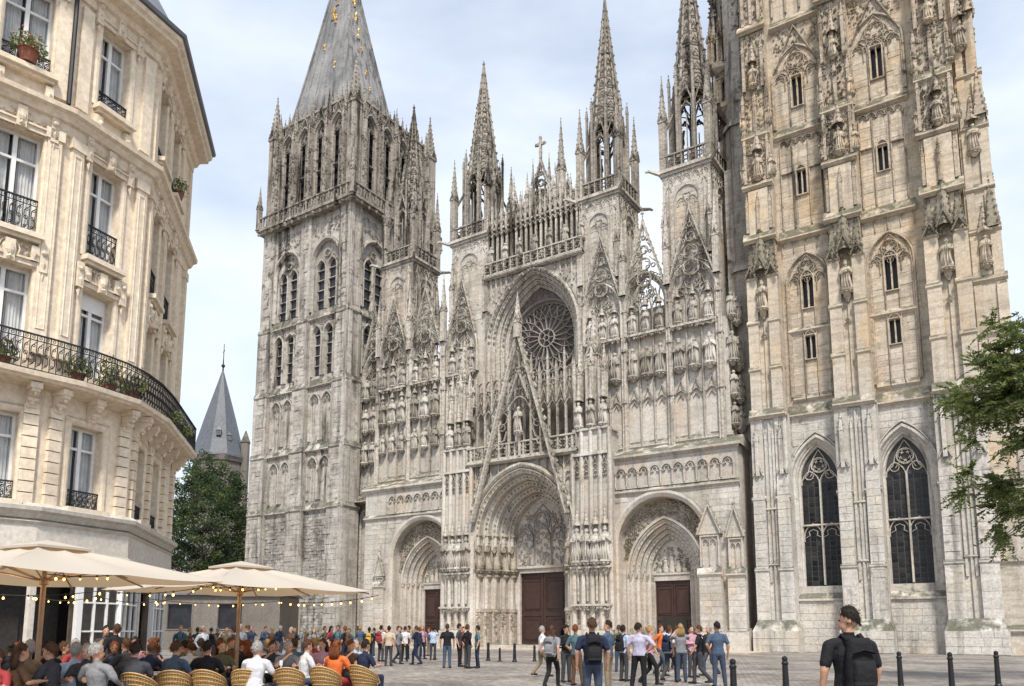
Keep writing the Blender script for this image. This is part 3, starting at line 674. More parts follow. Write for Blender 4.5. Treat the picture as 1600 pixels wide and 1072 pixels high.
def side_portal(cx, wicket):
    p = MB(); out = opening(cx, 0, 8.45, 3.65, 3.65, 14)
    p.sweep(out, [(-.55, -.03), (-.52, -.14), (-.3, -.16), (-.1, -.06), (0, 0), (.02, 1.0)])
    inn = opening(cx, 0, 6.1, 3.1, 4.35, 12)
    p.holes([(cx-3.65, 0)]+arch(cx, 8.45, 3.65, 3.65, 14)+[(cx+3.65, 0)], [[(x, z+(.02 if z < .01 else 0)) for x, z in inn]], 1.0)
    K = 4; o = 0; y = 1.0; sec = [(-.25, .98), (-.22, .84), (-.03, .84), (0, 1.0)]
    for k in range(K):
        s, dy = .34, .34
        sec += [(o+.03, y-.06), (o+.11, y-.08), (o+.16, y), (o+.22, y+.06), (o+s, y+.06), (o+s, y+dy)]; o += s; y += dy
    p.sweep(inn, sec)
    p.box(cx-1.9, cx+1.9, y-.06, y+.25, 5.55, 6.1); p.box(cx-1.95, cx+1.95, y-.14, y+.2, 6.02, 6.2)
    p.box(cx-2.2, cx+2.2, y+.1, y+.3, 5.9, 10.2)
    for s in (-1, 1): p.box(cx+s*1.72-.22, cx+s*1.72+.22, y-.02, y+.3, 0, 5.6)
    po = p.build('portal', 'facade', CA)
    c = MB()
    for k in range(K):
        path = inset(inn, .34*k+.26); path = [q for q in path if q[1] > 6.0]
        arch_knobs(c, path, 1.0+.34*k+.1, .11)
    keep = lambda q: inside(q, opening(cx, 0, 8.45, 3.5, 3.5, 12)) and not inside(q, opening(cx, 0, 6.1, 3.4, 4.7, 12))
    frieze(c, cx-3.6, cx+3.6, 7.4, 12.1, .93, .15, 2.2, keep)
    frieze(c, cx-1.7, cx+1.7, 6.3, 8.6, y+.06, .13, 1.0, lambda q: inside(q, opening(cx, 6.2, 6.2, 1.6, 2.2)))
    for s in (-1, 1):
        for k in range(K+1):
            x = cx+s*(3.1-.34*k-.02); yy = 1.0+.34*k-.02
            c.frus(x, yy, 1.7, 5.6, .12, .11, 8); c.lathe(x, yy, [(.13, 5.5), (.22, 6.0), (.24, 6.12)], 6)
            for _ in range(4): c.blob(x+random.uniform(-.15, .15), yy-.12, 5.82, .1)
            c.box(x-.2, x+.2, yy-.2, yy+.2, 0, 1.5); c.lathe(x, yy, [(.21, 1.5), (.14, 1.72)], 6)
        c.box(cx+s*2.45-.85, cx+s*2.45+.85, .9, 2.5, 5.98, 6.16) if False else None
        frieze(c, cx+s*2.4-.8, cx+s*2.4+.8, 1.0, 1.7, 1.3, .11, .8)
    c.build('archivolt_carving', 'portal_stone', po)
    tp = MB()
    for i in range(5):
        x = cx-1.1+.55*i; h = .75+.35*(2-abs(i-2)); tp.lathe(x, y+.02, [(.2, 6.22), (.23, 6.5), (.14, 6.2+h*.7), (.19, 6.2+h*.85), (.06, 6.2+h)], 7); tp.ball(x, y, 6.27+h, .13, 7, 5)
    tp.build('tympanum_relief', 'facade', po)
    doors(cx, y+.12, 3.1, 5.55, po, wicket)
for side, (x0, x1, cx) in enumerate(((-39.2, -28.2, -31.75), (-11.4, -1.0, -7.4))):
    w = MB(); hole = opening(cx, 0, 8.45, 3.65, 3.65, 14)
    w.holes(rect(x0, x1, -.05, 15.6), [[(x, max(z, .01)) for x, z in hole]], 0)
    w.add([(x1, 0, 0), (x1, 6, 0), (x1, 6, 15.6), (x1, 0, 15.6), (x0, 0, 0), (x0, 6, 0), (x0, 6, 15.6), (x0, 0, 15.6)], [(0, 1, 2, 3), (4, 5, 6, 7)])
    wl = w.build('wall', 'facade', CA)
    band = rect(x0-1, x1+1, 12.9, 15.1); hb = opening(cx, -1, 8.45, 4.25, 4.25, 14)
    ashlar(wl, 'facade', x0, x1, 0, 12.6, 0, [hb], .5, True, .03, seed=200+side)
    s_ = MB(); v = []
    string(s_, x0-.12, x1+.12, 0, 12.75, .22, .25); s_.build('string_course', 'facade', CA); s_ = MB()
    s_.add([(x0-.3, -.32, 15.55), (x1+.3, -.32, 15.55), (x1+.3, -.32, 15.72), (x0-.3, -.32, 15.72), (x1+.1, 1.3, 16.6), (x0-.1, 1.3, 16.6), (x0-.02, 0, 15.3), (x1+.02, 0, 15.3), (x1+.3, 5, 15.6), (x1+.3, 5, 15.72)], [(0, 1, 2, 3), (3, 2, 4, 5), (0, 1, 7, 6), (1, 8, 9, 2), (2, 9, 4)])
    s_.build('string_course', 'facade', CA)
    ar = MB(); n = 7 if side == 0 else 10; a, b_ = (x0+3.1, x1-.3) if side == 0 else (x0+.3, x1-.25)
    sw = (b_-a)/n
    ar.holes(rect(a-.1, b_+.1, 12.95, 14.95), [[(x, z) for x, z in opening(a+sw*(i+.5), 13.15, 14.2, sw*.42, sw*.5, 4)] for i in range(n)], -.16, .15)
    for i in range(n):
        c = a+sw*(i+.5)
        ar.rib([(c-sw*.38, 14.15), (c-sw*.15, 14.2), (c-sw*.2, 14.42), (c, 14.55), (c+sw*.2, 14.42), (c+sw*.15, 14.2), (c+sw*.38, 14.15)], .07, -.14, .1)
        ar.frus(a+sw*i, -.2, 13.1, 14.1, .055, .055, 6); ar.blob(a+sw*i, -.2, 14.2, .11)
    ar.build('blind_arcade', 'facade', CA)
    side_portal(cx, (-8.5, -6.3, 2.65) if side else (-31.9, -30.6, 2.5))
# gabled niches and buttresses beside the side portals
def gabled_pier(x0, x1, y, ztop, ledge):
    cx = (x0+x1)/2; w = x1-x0; b_ = MB(); b_.box(x0, x1, y, .05, 0, ledge); b_.box(x0-.18, x1+.18, y-.25, .05, 0, 1.7, .3)
    string(b_, x0-.1, x1+.1, y, ledge-.3, .15, .4); b_.box(x0+.1, x1-.1, y+.18, .05, ledge, ztop-2.3)
    b_.rib([(x0+.16, ledge+.2), (x0+.16, ztop-2.6), (x1-.16, ztop-2.6), (x1-.16, ledge+.2)], .16, y+.04, .2)
    lancets(b_, cx, ledge+.3, ztop-3.2, w*.32, 2, y+.2, .08, .14)
    pr = [(x0-.02, ztop-2.45), (cx, ztop-.25), (x1+.02, ztop-2.45)]
    b_.ngon(pr, y+.1, .05); gablet(b_, cx, y+.12, ztop-2.45, w*.55, 2.25, .16, .22, 6)
    b_.frus(cx, y+.2, ztop-.3, ztop+.5, .1, .04, 4); finial(b_, cx, y+.2, ztop+.4, .22)
    return b_
for i, (x0, x1, y, zt, ld) in enumerate(((-4.05, -2.35, -.75, 11.2, 6.1), (-1.95, -.65, -.5, 10.9, 6.0), (-37.6, -36.3, -.3, 9.3, 6.2))):
    o = gabled_pier(x0, x1, y, zt, ld).build('gabled_buttress', 'facade', CA)
    ashlar(o, 'facade', x0, x1, 1.7, ld-.5, y, (), .5, False, .03, seed=240+i)
# --- central portal
CX = -19.8
def central():
    Y0 = -1.0; hw, zs, rise = 5.0, 10.0, 5.7
    p = MB(); out = opening(CX, 0, zs, hw, rise, 16)
    sec = [(-.5, Y0+.1), (-.46, Y0-.2), (-.25, Y0-.26), (-.05, Y0-.1)]; o = 0; y = Y0; K = 5; s, dy = .44, .72
    for k in range(K):
        sec += [(o, y), (o+.05, y-.1), (o+.14, y-.1), (o+.2, y+.02), (o+s*.75, y+.1), (o+s, y+.12), (o+s, y+dy)]; o += s; y += dy
    p.sweep(out, sec)
    p.box(CX-3.2, CX+3.2, y+.1, y+.3, 7.0, 14.6)
    p.box(CX-2.9, CX+2.9, y-.1, y+.3, 6.7, 7.15); p.box(CX-2.95, CX+2.95, y-.25, y+.3, 7.1, 7.32)
    for q in (-1, 1): p.box(CX+q*2.6-.25, CX+q*2.6+.25, y-.12, y+.3, 0, 6.72)
    for i in range(3): p.box(CX-3.6+.0*i, CX+3.6, Y0-.9+.45*i, y+.2, 0, .1*(i+1)+.0)
    po = p.build('portal', 'facade', CA)
    c = MB()
    for k in range(K):
        path = [q for q in inset(out, s*k+s*.62) if q[1] > 10.2]; arch_knobs(c, path, Y0+dy*k+.06, .15)
    path = [q for q in inset(out, -.12) if q[1] > 10]; arch_knobs(c, path, Y0-.2, .1)
    for q in (-1, 1):
        for k in range(K):
            x = CX+q*(hw-s*k-.12); yy = Y0+dy*k+.05
            c.frus(x, yy, .4, 10, .12, .12, 6)
            x2 = x-q*.18; y2 = yy+.28
            statue(x2, y2, 7.0, 2.75, po, 'portal_stone', q*.7); canopy(c, x2, y2, 10.0, .62, 1.3)
            c.lathe(x2, y2, [(.14, 3.4), (.2, 5.9), (.36, 6.4)], 7)
            c.box(x2-.3, x2+.3, y2-.25, y2+.6, 0, 3.2); c.box(x2-.36, x2+.36, y2-.3, y2+.6, 3.15, 3.45); c.box(x2-.36, x2+.36, y2-.3, y2+.6, 6.3, 6.5)
            frieze(c, x2-.28, x2+.28, 1.2, 3.1, y2-.26, .1, .9)
    c.build('archivolt_carving', 'portal_stone', po)
    tp = MB(); yt = y+.1
    lancets(tp, CX, 7.35, 9.6, 2.7, 3, yt, .14, .2); head(tp, CX, 10.0, 2.7, 3.0, yt, 3, .13, .2, 9.0)
    frieze(tp, CX-2.6, CX+2.6, 7.4, 12.4, yt-.02, .15, .8, lambda q: inside(q, opening(CX, 7.3, 10, 2.6, 2.9)))
    tp.build('tympanum_relief', 'statue_stone', po)
    doors(CX, y+.15, 4.75, 6.7, po)
    # wall carrying it, panelled
    w = MB(); hole = [(x, max(z, .02)) for x, z in opening(CX, 0, zs, hw+.05, rise+.05, 16)]
    w.holes(rect(-25.6, -14.2, 0, 16.5), [hole], Y0+.35); sw = w.build('wall', 'facade', CA)
    t_ = MB()
    for q in (-1, 1):
        for k in range(6):
            x = CX+q*(.8+k*.85); zb = 9.5
            for zz in [9+.1*j for j in range(80)]:
                if not inside((x, zz), opening(CX, 0, zs, hw+.5, rise+.5, 12)): zb = zz; break
            if zb < 16: t_.rib([(x, zb), (x, 16.5)], .13, Y0+.12, .23)
            for zz in (11.3, 12.6, 13.9, 15.2):
                if zz > zb: t_.rib(arch(x+q*.42, zz, .4, .55, 3), .08, Y0+.2, .15); t_.rib(foil(x+q*.42, zz+.8, .3, 4, 4), .06, Y0+.22, .13, True)
    t_.build('panel_tracery', 'carved', sw)
    # balcony, gallery screen and gable
    b_ = MB(); string(b_, -25.7, -14.1, Y0+.0, 16.6, .3, .12); b_.box(-25.7, -14.1, Y0-.25, .9, 16.45, 16.68); balustrade(b_, -25.6, -14.2, Y0-.1, 16.68, 1.4, 13, .18)
    b_.build('balustrade', 'carved', CA)
    g = MB()
    for i in range(14):
        x = -25.4+i*.86; g.rib([(x, 16.6), (x, 24.6)], .16, .1, .3)
        thin(g, x, .1, 21.5, 26.4 if i % 2 else 25.4, .17)
        if i < 13:
            c_ = x+.43; g.rib(arch(c_, 20.8, .43, .9, 4), .12, .12, .26); gablet(g, c_, .15, 21.4, .42, 1.5, .08, .14, 4)
            g.rib(foil(c_, 23.4, .3, 4, 4), .08, .15, .2, True); g.rib(arch(c_, 24, .4, .6, 3), .08, .15, .2); g.rib([(c_, 21.5), (c_, 24.2)], .06, .18, .14)
    g.build('gallery_screen', 'carved', CA)
    MB().box(-25.7, -14, 1.9, 2.3, 16.5, 24.5).build('wall', 'dark_stone', CA)
    gb = MB(); gy = Y0-.28
    gable(gb, CX, 11.2, 4.85, 16.8, gy, .36, .5, 16, False)
    for x in (-2.2, -1.15, 1.15, 2.2): gb.rib([(CX+x, 16.7), (CX+x, 27.2-abs(x)*3.2)], .2, gy-.05, .35)
    gb.rib(arch(CX, 20.6, 1.15, 1.5, 5), .16, gy-.05, .3); gablet(gb, CX, gy, 21.6, 1.1, 2.8, .14, .25, 5)
    gb.rib([(CX, 24.2), (CX, 27.4)], .16, gy-.05, .3)
    for z in (22.4, 24.4): gb.rib(foil(CX, z, .5, 4, 4), .1, gy-.02, .25, True)
    for q in (-1, 1):
        gb.rib(arch(CX+q*1.68, 20, .5, .9, 4), .1, gy-.02, .25); gb.rib(foil(CX+q*1.62, 21.4, .42, 4, 4), .08, gy-.02, .2, True)
        gb.rib(foil(CX+q*2.75, 18.8, .4, 3, 4), .08, gy-.02, .2, True)
    gb.rib([(CX, 16.7), (CX, 19)], .2, gy-.1, .3)
    for q in (-1, 1):
        crockets(gb, (CX+q*5.1, gy-.25, 11.5), (CX+q*.2, gy-.25, 28.4), 22, .26)
        for z in (17.6, 19.2, 20.9, 22.5, 24.1): xw = (28.0-z)*.289; gb.rib([(CX+q*xw*.95, z), (CX+q*xw*.55, z+.7), (CX+q*xw*.45, z+1.5)], .11, gy-.02, .25); gb.rib(circ(CX+q*xw*.72, z+.3, xw*.13, 8), .08, gy-.02, .22, True)
    pinnacle(gb, CX, gy-.25, 27.4, .55, 4.3, .35, 6)
    gb.build('portal_gable', 'carved', CA); statue(CX, gy-.15, 18.9, 2.3, CA, 'carved')
    # flanking piers
    for x0, x1 in ((-28.3, -25.2), (-14.6, -11.2)):
        m_ = MB(); k_ = MB(); c_ = (x0+x1)/2; wd_ = x1-x0
        m_.box(x0, x1, -.95, 1.1, 0, 16); m_.box(x0-.2, x1+.2, -1.7, 1.0, 0, 1.1); m_.box(x0-.08, x1+.08, -1.5, 1.0, 1.1, 1.7, .15)
        for i in range(5):
            x = x0+wd_*i/4; m_.frus(x, -1.0, 1.6, 16, .26, .22, 6); m_.frus(x, -1.0, 16, 18.1, .2, .2, 6)
            thin(k_, x, -1.02, 10.9, 15.9, .2)
            if i < 4:
                cx_ = x+wd_/8
                statue(cx_, -1.22, 7.2, 2.75, CA, 'facade'); canopy(k_, cx_, -1.2, 10.1, .6, 1.5)
                k_.lathe(cx_, -1.12, [(.1, 3.9), (.12, 5.9), (.34, 6.5)], 7)
                lancets(k_, cx_, 12.3, 14.7, .34, 1, -1.0, .1, .14); k_.rib(foil(cx_, 14.4, .25, 4, 4), .07, -1.1, .12, True); gablet(k_, cx_, -1.02, 14.9, .34, .9, .08, .15, 3)
                frieze(k_, cx_-.3, cx_+.3, 1.9, 3.3, -1.0, .09, .7)
        for z in (3.5, 6.55): m_.box(x0-.15, x1+.15, -1.45, -.5, z, z+.16); frieze(k_, x0, x1, z-.3, z, -1.4, .09, 1.3)
        m_.box(x0+.1, x1-.1, -1.25, 1.0, 15.95, 16.2); m_.box(x0+.25, x1-.25, -.95, 1.1, 16, 18.2); m_.box(x0+.05, x1-.05, -1.2, 1., 18.1, 18.3)
        for i in range(3):
            x = x0+.55+(wd_-1.1)*i/2; statue(x, -.95, 18.6, 2.1, CA, 'carved'); canopy(k_, x, -.9, 20.8, .6, 2.2)
            thin(k_, x-.32, -.95, 18.3, 24.5, .2); pinnacle(k_, x, -.55, 20.8, .42, 6.2-abs(i-1)*1.3, .5, 6)
        pinnacle(k_, c_, -.1, 18.3, .9, 11, .6, 8)
        m_.build('pier', 'facade', CA); k_.build('pier_carving', 'carved', CA)
central()
# --- upper storey wings: six bays, statues in rows, traceried heads and gables
def wing_bay(cx, hw, solid, y, rows=True, left=False):
    g = MB()
    for i in range(3):
        c = cx-hw+hw*2*(i+.5)/3; s = hw/3
        g.rib([(c-s, 16.8), (c-s, 26)], .13, y-.2, .22)
        zc = 20.0
        g.rib(arch(c, zc, s*.9, s*1.3, 4), .09, y-.14, .14); gablet(g, c, y, zc+.2, s*.85, 1.5, .08, .14, 4); g.rib([(c-s*.4, zc+.1), (c, zc+.5), (c+s*.4, zc+.1)], .06, y-.1, .1)
        g.box(c-s*.8, c+s*.8, y-.12, y, 16.7, 17.1, .2)
        if left: statue(c, y-.22, 19.7, 1.9, CA, 'facade')
        statue(c, y-.24, 22.75, 2.45, CA, 'facade'); canopy(g, c, y-.25, 25.3, .5, .9) if left else None
        statue(c, y-.2, 26.6, 1.95, CA, 'carved'); canopy(g, c, y-.25, 28.7, .5, 1.0)
    g.box(cx-hw*.95, cx+hw*.95, y-.5, y+.1, 26.15, 26.35); frieze(g, cx-hw*.95, cx+hw*.95, 25.9, 26.2, y-.42, .11, 1.4)
    zs = 28.9; rise = 2.75
    op = [(cx-hw, 26.3)]+arch(cx, zs, hw, rise, 10)+[(cx+hw, 26.3)]
    g.sweep(op, [(-.2, y+.1), (-.18, y-.3), (-.05, y-.38), (.06, y-.25), (.12, y-.2), (.18, y-.05), (.26, y+.02), (.28, y+.2)])
    arch_knobs(g, [q for q in inset(op, -.22) if q[1] > 28.5], y-.28, .1)
    head(g, cx, zs-.2, hw-.2, rise-.15, y+.05, 3, .11, .18, 26.4)
    frieze(g, cx-hw*.8, cx+hw*.8, 29.3, 31, y+.05, .07, .25) if solid else None
    if not solid:
        g.box(cx-hw, cx+hw, y+.25, y+.7, 26.2, 28.6)
        for k in range(9): x_ = cx-hw*.9+hw*1.8*k/8; g.rib([(x_, 28.5), (x_+.12*(-1)**k, 29.4), (x_, 30.2)], .08, y, .16)
        for dx, dz, rr in ((-.45, 29.9, .34), (.45, 29.9, .34), (0, 30.75, .36), (-.95, 29.2, .26), (.95, 29.2, .26)): g.rib(foil(cx+dx, dz, rr, 4, 4), .08, y, .16, True)
    gable(g, cx, 30.2, hw*.98, 6.0, y-.2, .2, .28, 9)
    g.build('traceried_bay', 'carved', CA)
BAY = [(-36.75, 1.9, True, 1.2), (-32.45, 1.95, False, 1.2), (-27.9, 1.75, True, 1.2), (-12.65, 1.75, True, 1.2), (-8.6, 1.85, False, 1.2), (-4.45, 1.95, True, 1.2)]
for i, (c, hw, sol, y) in enumerate(BAY): wing_bay(c, hw, sol, y, True, i < 3)
for x0, x1 in ((-38.85, -25.2), (-14.7, -1.75)):
    w = MB(); w.box(x0, x1, 1.22, 7, 15.6, 26.4); wl = w.build('wall', 'facade', CA); w = MB(); string(w, x0-.1, x1+.15, 1.2, 16.75, .14, .2); w.build('string_course', 'facade', CA)
for x in (-38.8, -34.6, -30.2, -10.6, -6.55, -2.35):
    sh = MB(); sh.frus(x, 1.1, 16.4, 32, .26, .22, 6)
    for d in (-.22, .22): sh.frus(x+d, .98, 16.4, 31, .08, .08, 5)
    pinnacle(sh, x, .95, 30, .5, 7.2, .45, 7)
    for z in (20.5, 25, 28.5): sh.frus(x, 1.1, z, z+.25, .36, .3, 6)
    sh.build('wall_shaft', 'carved', CA)
# corner return statues
for z, h in ((17.6, 1.8), (20, 1.9), (22.8, 2.4), (26.5, 2)): statue(-1.5, 1.5, z, h, CA, 'facade', .9); statue(-1.35, 2.6, z-.2, h, CA, 'facade', 1.2)
# --- four turrets with openwork lanterns and spires
def turret(cx, hw, ztop, zb=40.1):
    y0 = 1.25; cy = y0+hw+.05
    b_ = MB(); b_.box(cx-hw, cx+hw, y0, y0+2*hw, 26, zb); tw = b_.build('turret_shaft', 'facade', CA)
    ashlar(tw, 'facade', cx-hw, cx+hw, 31.5, zb-.4, y0, (), .5, False, .025, seed=int(300+cx))
    for rot in range(2):
        g = MB(); yf = -hw-.02
        op = [(-hw*.5, 33.0)]+arch(0, 37.4, hw*.5, hw*.55, 6)+[(hw*.5, 33.0)]
        g.rib(op, .16, yf-.16, .2); lancets(g, 0, 34, 36.8, hw*.46, 2, yf, .08, .12); g.rib(foil(0, 37.5, .4, 4, 4), .07, yf-.1, .12, True)
        for s in (-1, 1):
            pin = MB()
            if rot == 0 or s > 0: pinnacle(pin, s*hw*.93, yf-.05, 32.0, .5, 7.4, .45, 7); g.merge(pin)
            g.rib([(s*hw*.72, 31), (s*hw*.72, zb-.5)], .12, yf-.12, .14); g.rib(arch(s*hw*.74, 38.3, .24, .5, 3), .08, yf-.12, .12)
            frieze(g, s*hw*.74-.3, s*hw*.74+.3, 33, 38, yf, .09, .5)
        lancets(g, 0, 38.9, 39.1, hw*.95, 5, yf, .08, .12, .5); frieze(g, -hw, hw, 39.4, 40, yf-.05, .1, .9)
        MB().merge(g, Matrix.Translation((cx, cy, 0)) @ Matrix.Rotation(rot*PI/2, 4, 'Z')).build('turret_carving', 'carved', CA)
    k = MB(); k.cbox(cx, cy, 2*hw+.35, 2*hw+.35, zb-.25, zb); k.cbox(cx, cy, 2*hw+.7, 2*hw+.7, zb, zb+.25)
    for sx in (-1, 1):
        for sy in (-1, 1): k.tube([(cx+sx*hw, cy+sy*hw, zb), (cx+sx*(hw+.9), cy+sy*(hw+.9)*1., zb+.22), (cx+sx*(hw+1.1), cy+sy*(hw+1.05), zb+.1)], [.2, .14, .1], 5)
    k.build('cornice', 'carved', CA)
    for rot in range(4):
        g = MB(); balustrade(g, -hw-.1, hw+.1, -hw-.1, zb+.25+.005*rot, 1.35+.006*rot, 7, .16)
        MB().merge(g, Matrix.Translation((cx, cy, 0)) @ Matrix.Rotation(rot*PI/2, 4, 'Z')).build('balustrade', 'spire', CA)
    ln = MB(); R = hw*.82; z0 = zb+.2; zl = z0+6.4
    ln.frus(cx, cy, z0-.1, z0+.3, R+.15, R+.15, 8)
    for i in range(8):
        a = 2*PI*(i+.5)/8; ln.cbox(cx+R*math.cos(a), cy+R*math.sin(a), .34, .34, z0, zl+.3)
        thin(ln, cx+(R+.25)*math.cos(a), cy+(R+.25)*math.sin(a), z0, zl+3.4, .2)
        g = MB(); s = R*math.sin(PI/8); g.rib(arch(0, zl-1.5, s, s*1.9, 5), .16, -.1, .24); gablet(g, 0, 0, zl-.6, s, 2.1, .11, .2, 5); g.rib(foil(0, zl-.35, .28, 3, 4, PI/2), .07, -.05, .14, True)
        g.rib([(0, z0), (0, zl-1.3)], .09, -.05, .14) if i % 2 else None
        b2 = a+PI/8; ln.merge(g, Matrix.Translation((cx+R*.93*math.cos(b2), cy+R*.93*math.sin(b2), 0)) @ Matrix.Rotation(b2+PI/2, 4, 'Z'))
    ln.build('lantern', 'spire', CA)
    for sx in (-1, 1):
        for sy in (-1, 1):
            q = MB(); pinnacle(q, cx+sx*(hw-.1), cy+sy*(hw-.1), z0, .58, 9.6-abs(sx+sy)*.3, .52, 8)
            q.tube([(cx+sx*(hw-.3), cy+sy*(hw-.3), z0+4), (cx+sx*R*.75, cy+sy*R*.75, z0+5.6)], .12, 4)
            q.build('pinnacle', 'spire', CA)
    sp = MB(); zs = zl+.2; r0 = R*.92; H = ztop-zs
    for i in range(8):
        a = 2*PI*(i+.5)/8; a2 = 2*PI*(i+1.5)/8
        p0 = (cx+r0*math.cos(a), cy+r0*math.sin(a), zs)
        sp.tube([p0, (cx+.06*math.cos(a), cy+.06*math.sin(a), ztop)], [.17, .05], 5)
        crockets(sp, (cx+(r0+.1)*math.cos(a), cy+(r0+.1)*math.sin(a), zs+.3), (cx, cy, ztop), 15, .25)
        for j in range(11):
            f = j/12; f2 = (j+.55)/12; ra, rb = r0*(1-f), r0*(1-f2)
            A = Vector((cx+ra*math.cos(a), cy+ra*math.sin(a), zs+H*f)); B = Vector((cx+ra*math.cos(a2), cy+ra*math.sin(a2), zs+H*f)); T = Vector((cx+rb*.93*math.cos((a+a2)/2), cy+rb*.93*math.sin((a+a2)/2), zs+H*f2))
            if j < 10: sp.tube([A, T, B], .07*(1-f*.4), 4); sp.tube([A, B], .06, 4)
    # inner shell that closes the upper part
    sp.frus(cx, cy, zs+H*.06, ztop, r0*.8, .05, 8)
    finial(sp, cx, cy, ztop, .42)
    sp.build('spire', 'spire', CA)
for a in ((-36.65, 2.05, 59.2), (-27.25, 2.2, 60.6), (-12.95, 1.98, 61.2), (-4.75, 2.1, 63.5)): turret(*a)
# --- rose window and its arch
def rose():
    y = 1.2; out = opening(CX-.05, 17, 28.4, 4.65, 6.5, 14); w = MB()
    w.holes(rect(-25.4, -14.3, 16.5, 35.4), [out], y, .3); wl = w.build('wall', 'facade', CA)
    sec = [(-.45, y), (-.4, y-.3), (-.2, y-.38), (-.02, y-.2)]; o = 0; yy = y; s, dy = .27, .4
    for k in range(4): sec += [(o, yy), (o+.05, yy-.08), (o+.13, yy-.06), (o+.18, yy+.05), (o+s, yy+.1), (o+s, yy+dy)]; o += s; yy += dy
    g = MB(); g.sweep(out, sec); arch_knobs(g, [q for q in inset(out, -.12) if q[1] > 24], y-.33, .17)
    for k in (0, 2): arch_knobs(g, [q for q in inset(out, s*k+.24) if q[1] > 22], y+dy*k+.03, .15)
    for k in range(19):
        x = -25.1+k*.59; zb = next((zz for zz in [24+.2*j for j in range(60)] if not inside((x, zz), opening(CX-.05, 17, 28.4, 5.3, 7.1, 12))), 24)
        if zb < 34.8:
            g.rib([(x, zb), (x, 35)], .13, y-.2, .22)
            for zz in (26.5, 29, 31.5, 34.2):
                if zz > zb and k < 18: g.rib(arch(x+.295, zz, .28, .45, 3), .08, y-.15, .16); frieze(g, x+.1, x+.5, zz-1.6, zz-.1, y-.02, .09, .5)
    g.build('rose_arch', 'carved', CA)
    b_ = MB(); cz = 28.75; cx = -19.4; R = 3.5
    b_.holes(rect(-25, -14.5, 16.5, 35), [circ(cx, cz, R, 40)], yy, .5)
    b_.rib(circ(cx, cz, R+.12, 40), .4, yy-.3, .35, True)
    frieze(b_, -23, -16.5, 30, 34, yy-.02, .2, 1.0, lambda q: math.hypot(q[0]-cx, q[1]-cz) > R+.4 and inside(q, opening(CX, 17, 28.4, 3.9, 5.6)))
    rw = b_.build('rose_window', 'rose_stone', CA)
    MB().ngon(circ(cx, cz, R+.05, 40), yy+.42, yy+.5).build('glass', 'rose_stone', rw)
    t_ = MB(); yt = yy+.12
    t_.rib(circ(cx, cz, R-.08, 40), .2, yt-.12, .3, True); t_.rib(circ(cx, cz, .85, 20), .18, yt-.1, .3, True); t_.rib(circ(cx, cz, .28, 10), .12, yt-.1, .3, True)
    pol = lambda r, a: (cx+r*math.cos(a), cz+r*math.sin(a))
    for i in range(6): t_.rib([pol(.28, i*PI/3), pol(.85, i*PI/3)], .1, yt-.08, .25)
    n = 20
    for i in range(n):
        a = 2*PI*i/n; d = 2*PI/n
        t_.rib([pol(.85, a), pol(1.5, a+.03), pol(2.1, a+.16*d), pol(2.6, a+.5*d), pol(3.0, a+.62*d), pol(3.42, a+.3*d)], .11, yt-.08, .25)
        t_.rib([pol(2.1, a+.16*d), pol(2.5, a-.25*d), pol(2.95, a-.38*d), pol(3.42, a+.0*d)], .09, yt-.06, .22)
        t_.rib([pol(1.9, a+.1), pol(2.15, a+.55*d), pol(2.0, a+d)], .07, yt-.05, .2)
        t_.rib([pol(2.6, a+.5*d), pol(2.85, a+.2*d), pol(3.2, a+.1*d)], .07, yt-.05, .2)
    t_.build('rose_tracery', 'rose_trace', rw)
    # gallery above
    q = MB(); string(q, -25.2, -14.4, .95, 35.3, .3, .15); q.box(-25.2, -14.4, .7, 3, 35.1, 35.35); balustrade(q, -25.1, -14.5, .8, 35.35, 1.3, 14, .16); q.build('balustrade', 'carved', CA)
    MB().box(-25.2, -14.4, 2.2, 2.6, 35, 40.4).build('wall', 'dark_stone', CA)
    k = MB()
    for i in range(20):
        x = -25.0+i*.547; k.rib([(x, 35.3), (x, 40.2)], .15, 1.1, .3)
        if i % 3 == 1: statue(x, .98, 36.6, 1.8, CA, 'carved')
        if i < 19:
            c = x+.27; k.rib(arch(c, 39.2, .27, .6, 4), .1, 1.1, .25); gablet(k, c, 1.15, 39.9, .27, 1.1, .07, .14, 3); k.rib(foil(c, 40.9, .2, 4, 4), .06, 1.15, .2, True)
            k.rib([(x, 40.2), (c, 41.1), (x+.547, 40.2)], .09, 1.1, .2)
        thin(k, x, 1.15, 39.8, 42.2+(.9 if i % 2 else 0), .17)
    k.box(-25.2, -14.4, 1.1, 1.5, 40.1, 40.3)
    for i in range(38):
        x = -25.0+i*.274; k.rib([(x, 40.3), (x+.09*(-1)**i, 41.2), (x, 42.0)], .09, 1.55, .2)
        if i % 2: k.rib(foil(x, 41.6, .24, 4, 4), .08, 1.5, .2, True)
    k.box(-25.1, -14.5, 1.8, 2.05, 40.2, 41.6)
    k.build('gallery', 'carved', CA)
    h = MB()
    for i in range(13):
        x = -24.9+i*.86; d = abs(x-(CX+.6)); zt = 44.6-d*.42; pinnacle(h, x, 1.9, 40.2, .34, zt-40.2, .5, 5)
        h.rib(arch(x+.43, 41, .4, .9, 4), .12, 1.75, .3)
    h.ngon([(CX-1.6, 40.2), (CX+.5-1.6+1.6, 40.2), (CX+2.6, 40.2), (CX+1.4, 43), (CX-.4, 43)], 1.8, 2.2)
    gable(h, CX+.6, 40.6, 1.7, 5.4, 1.8, .22, .3, 8)
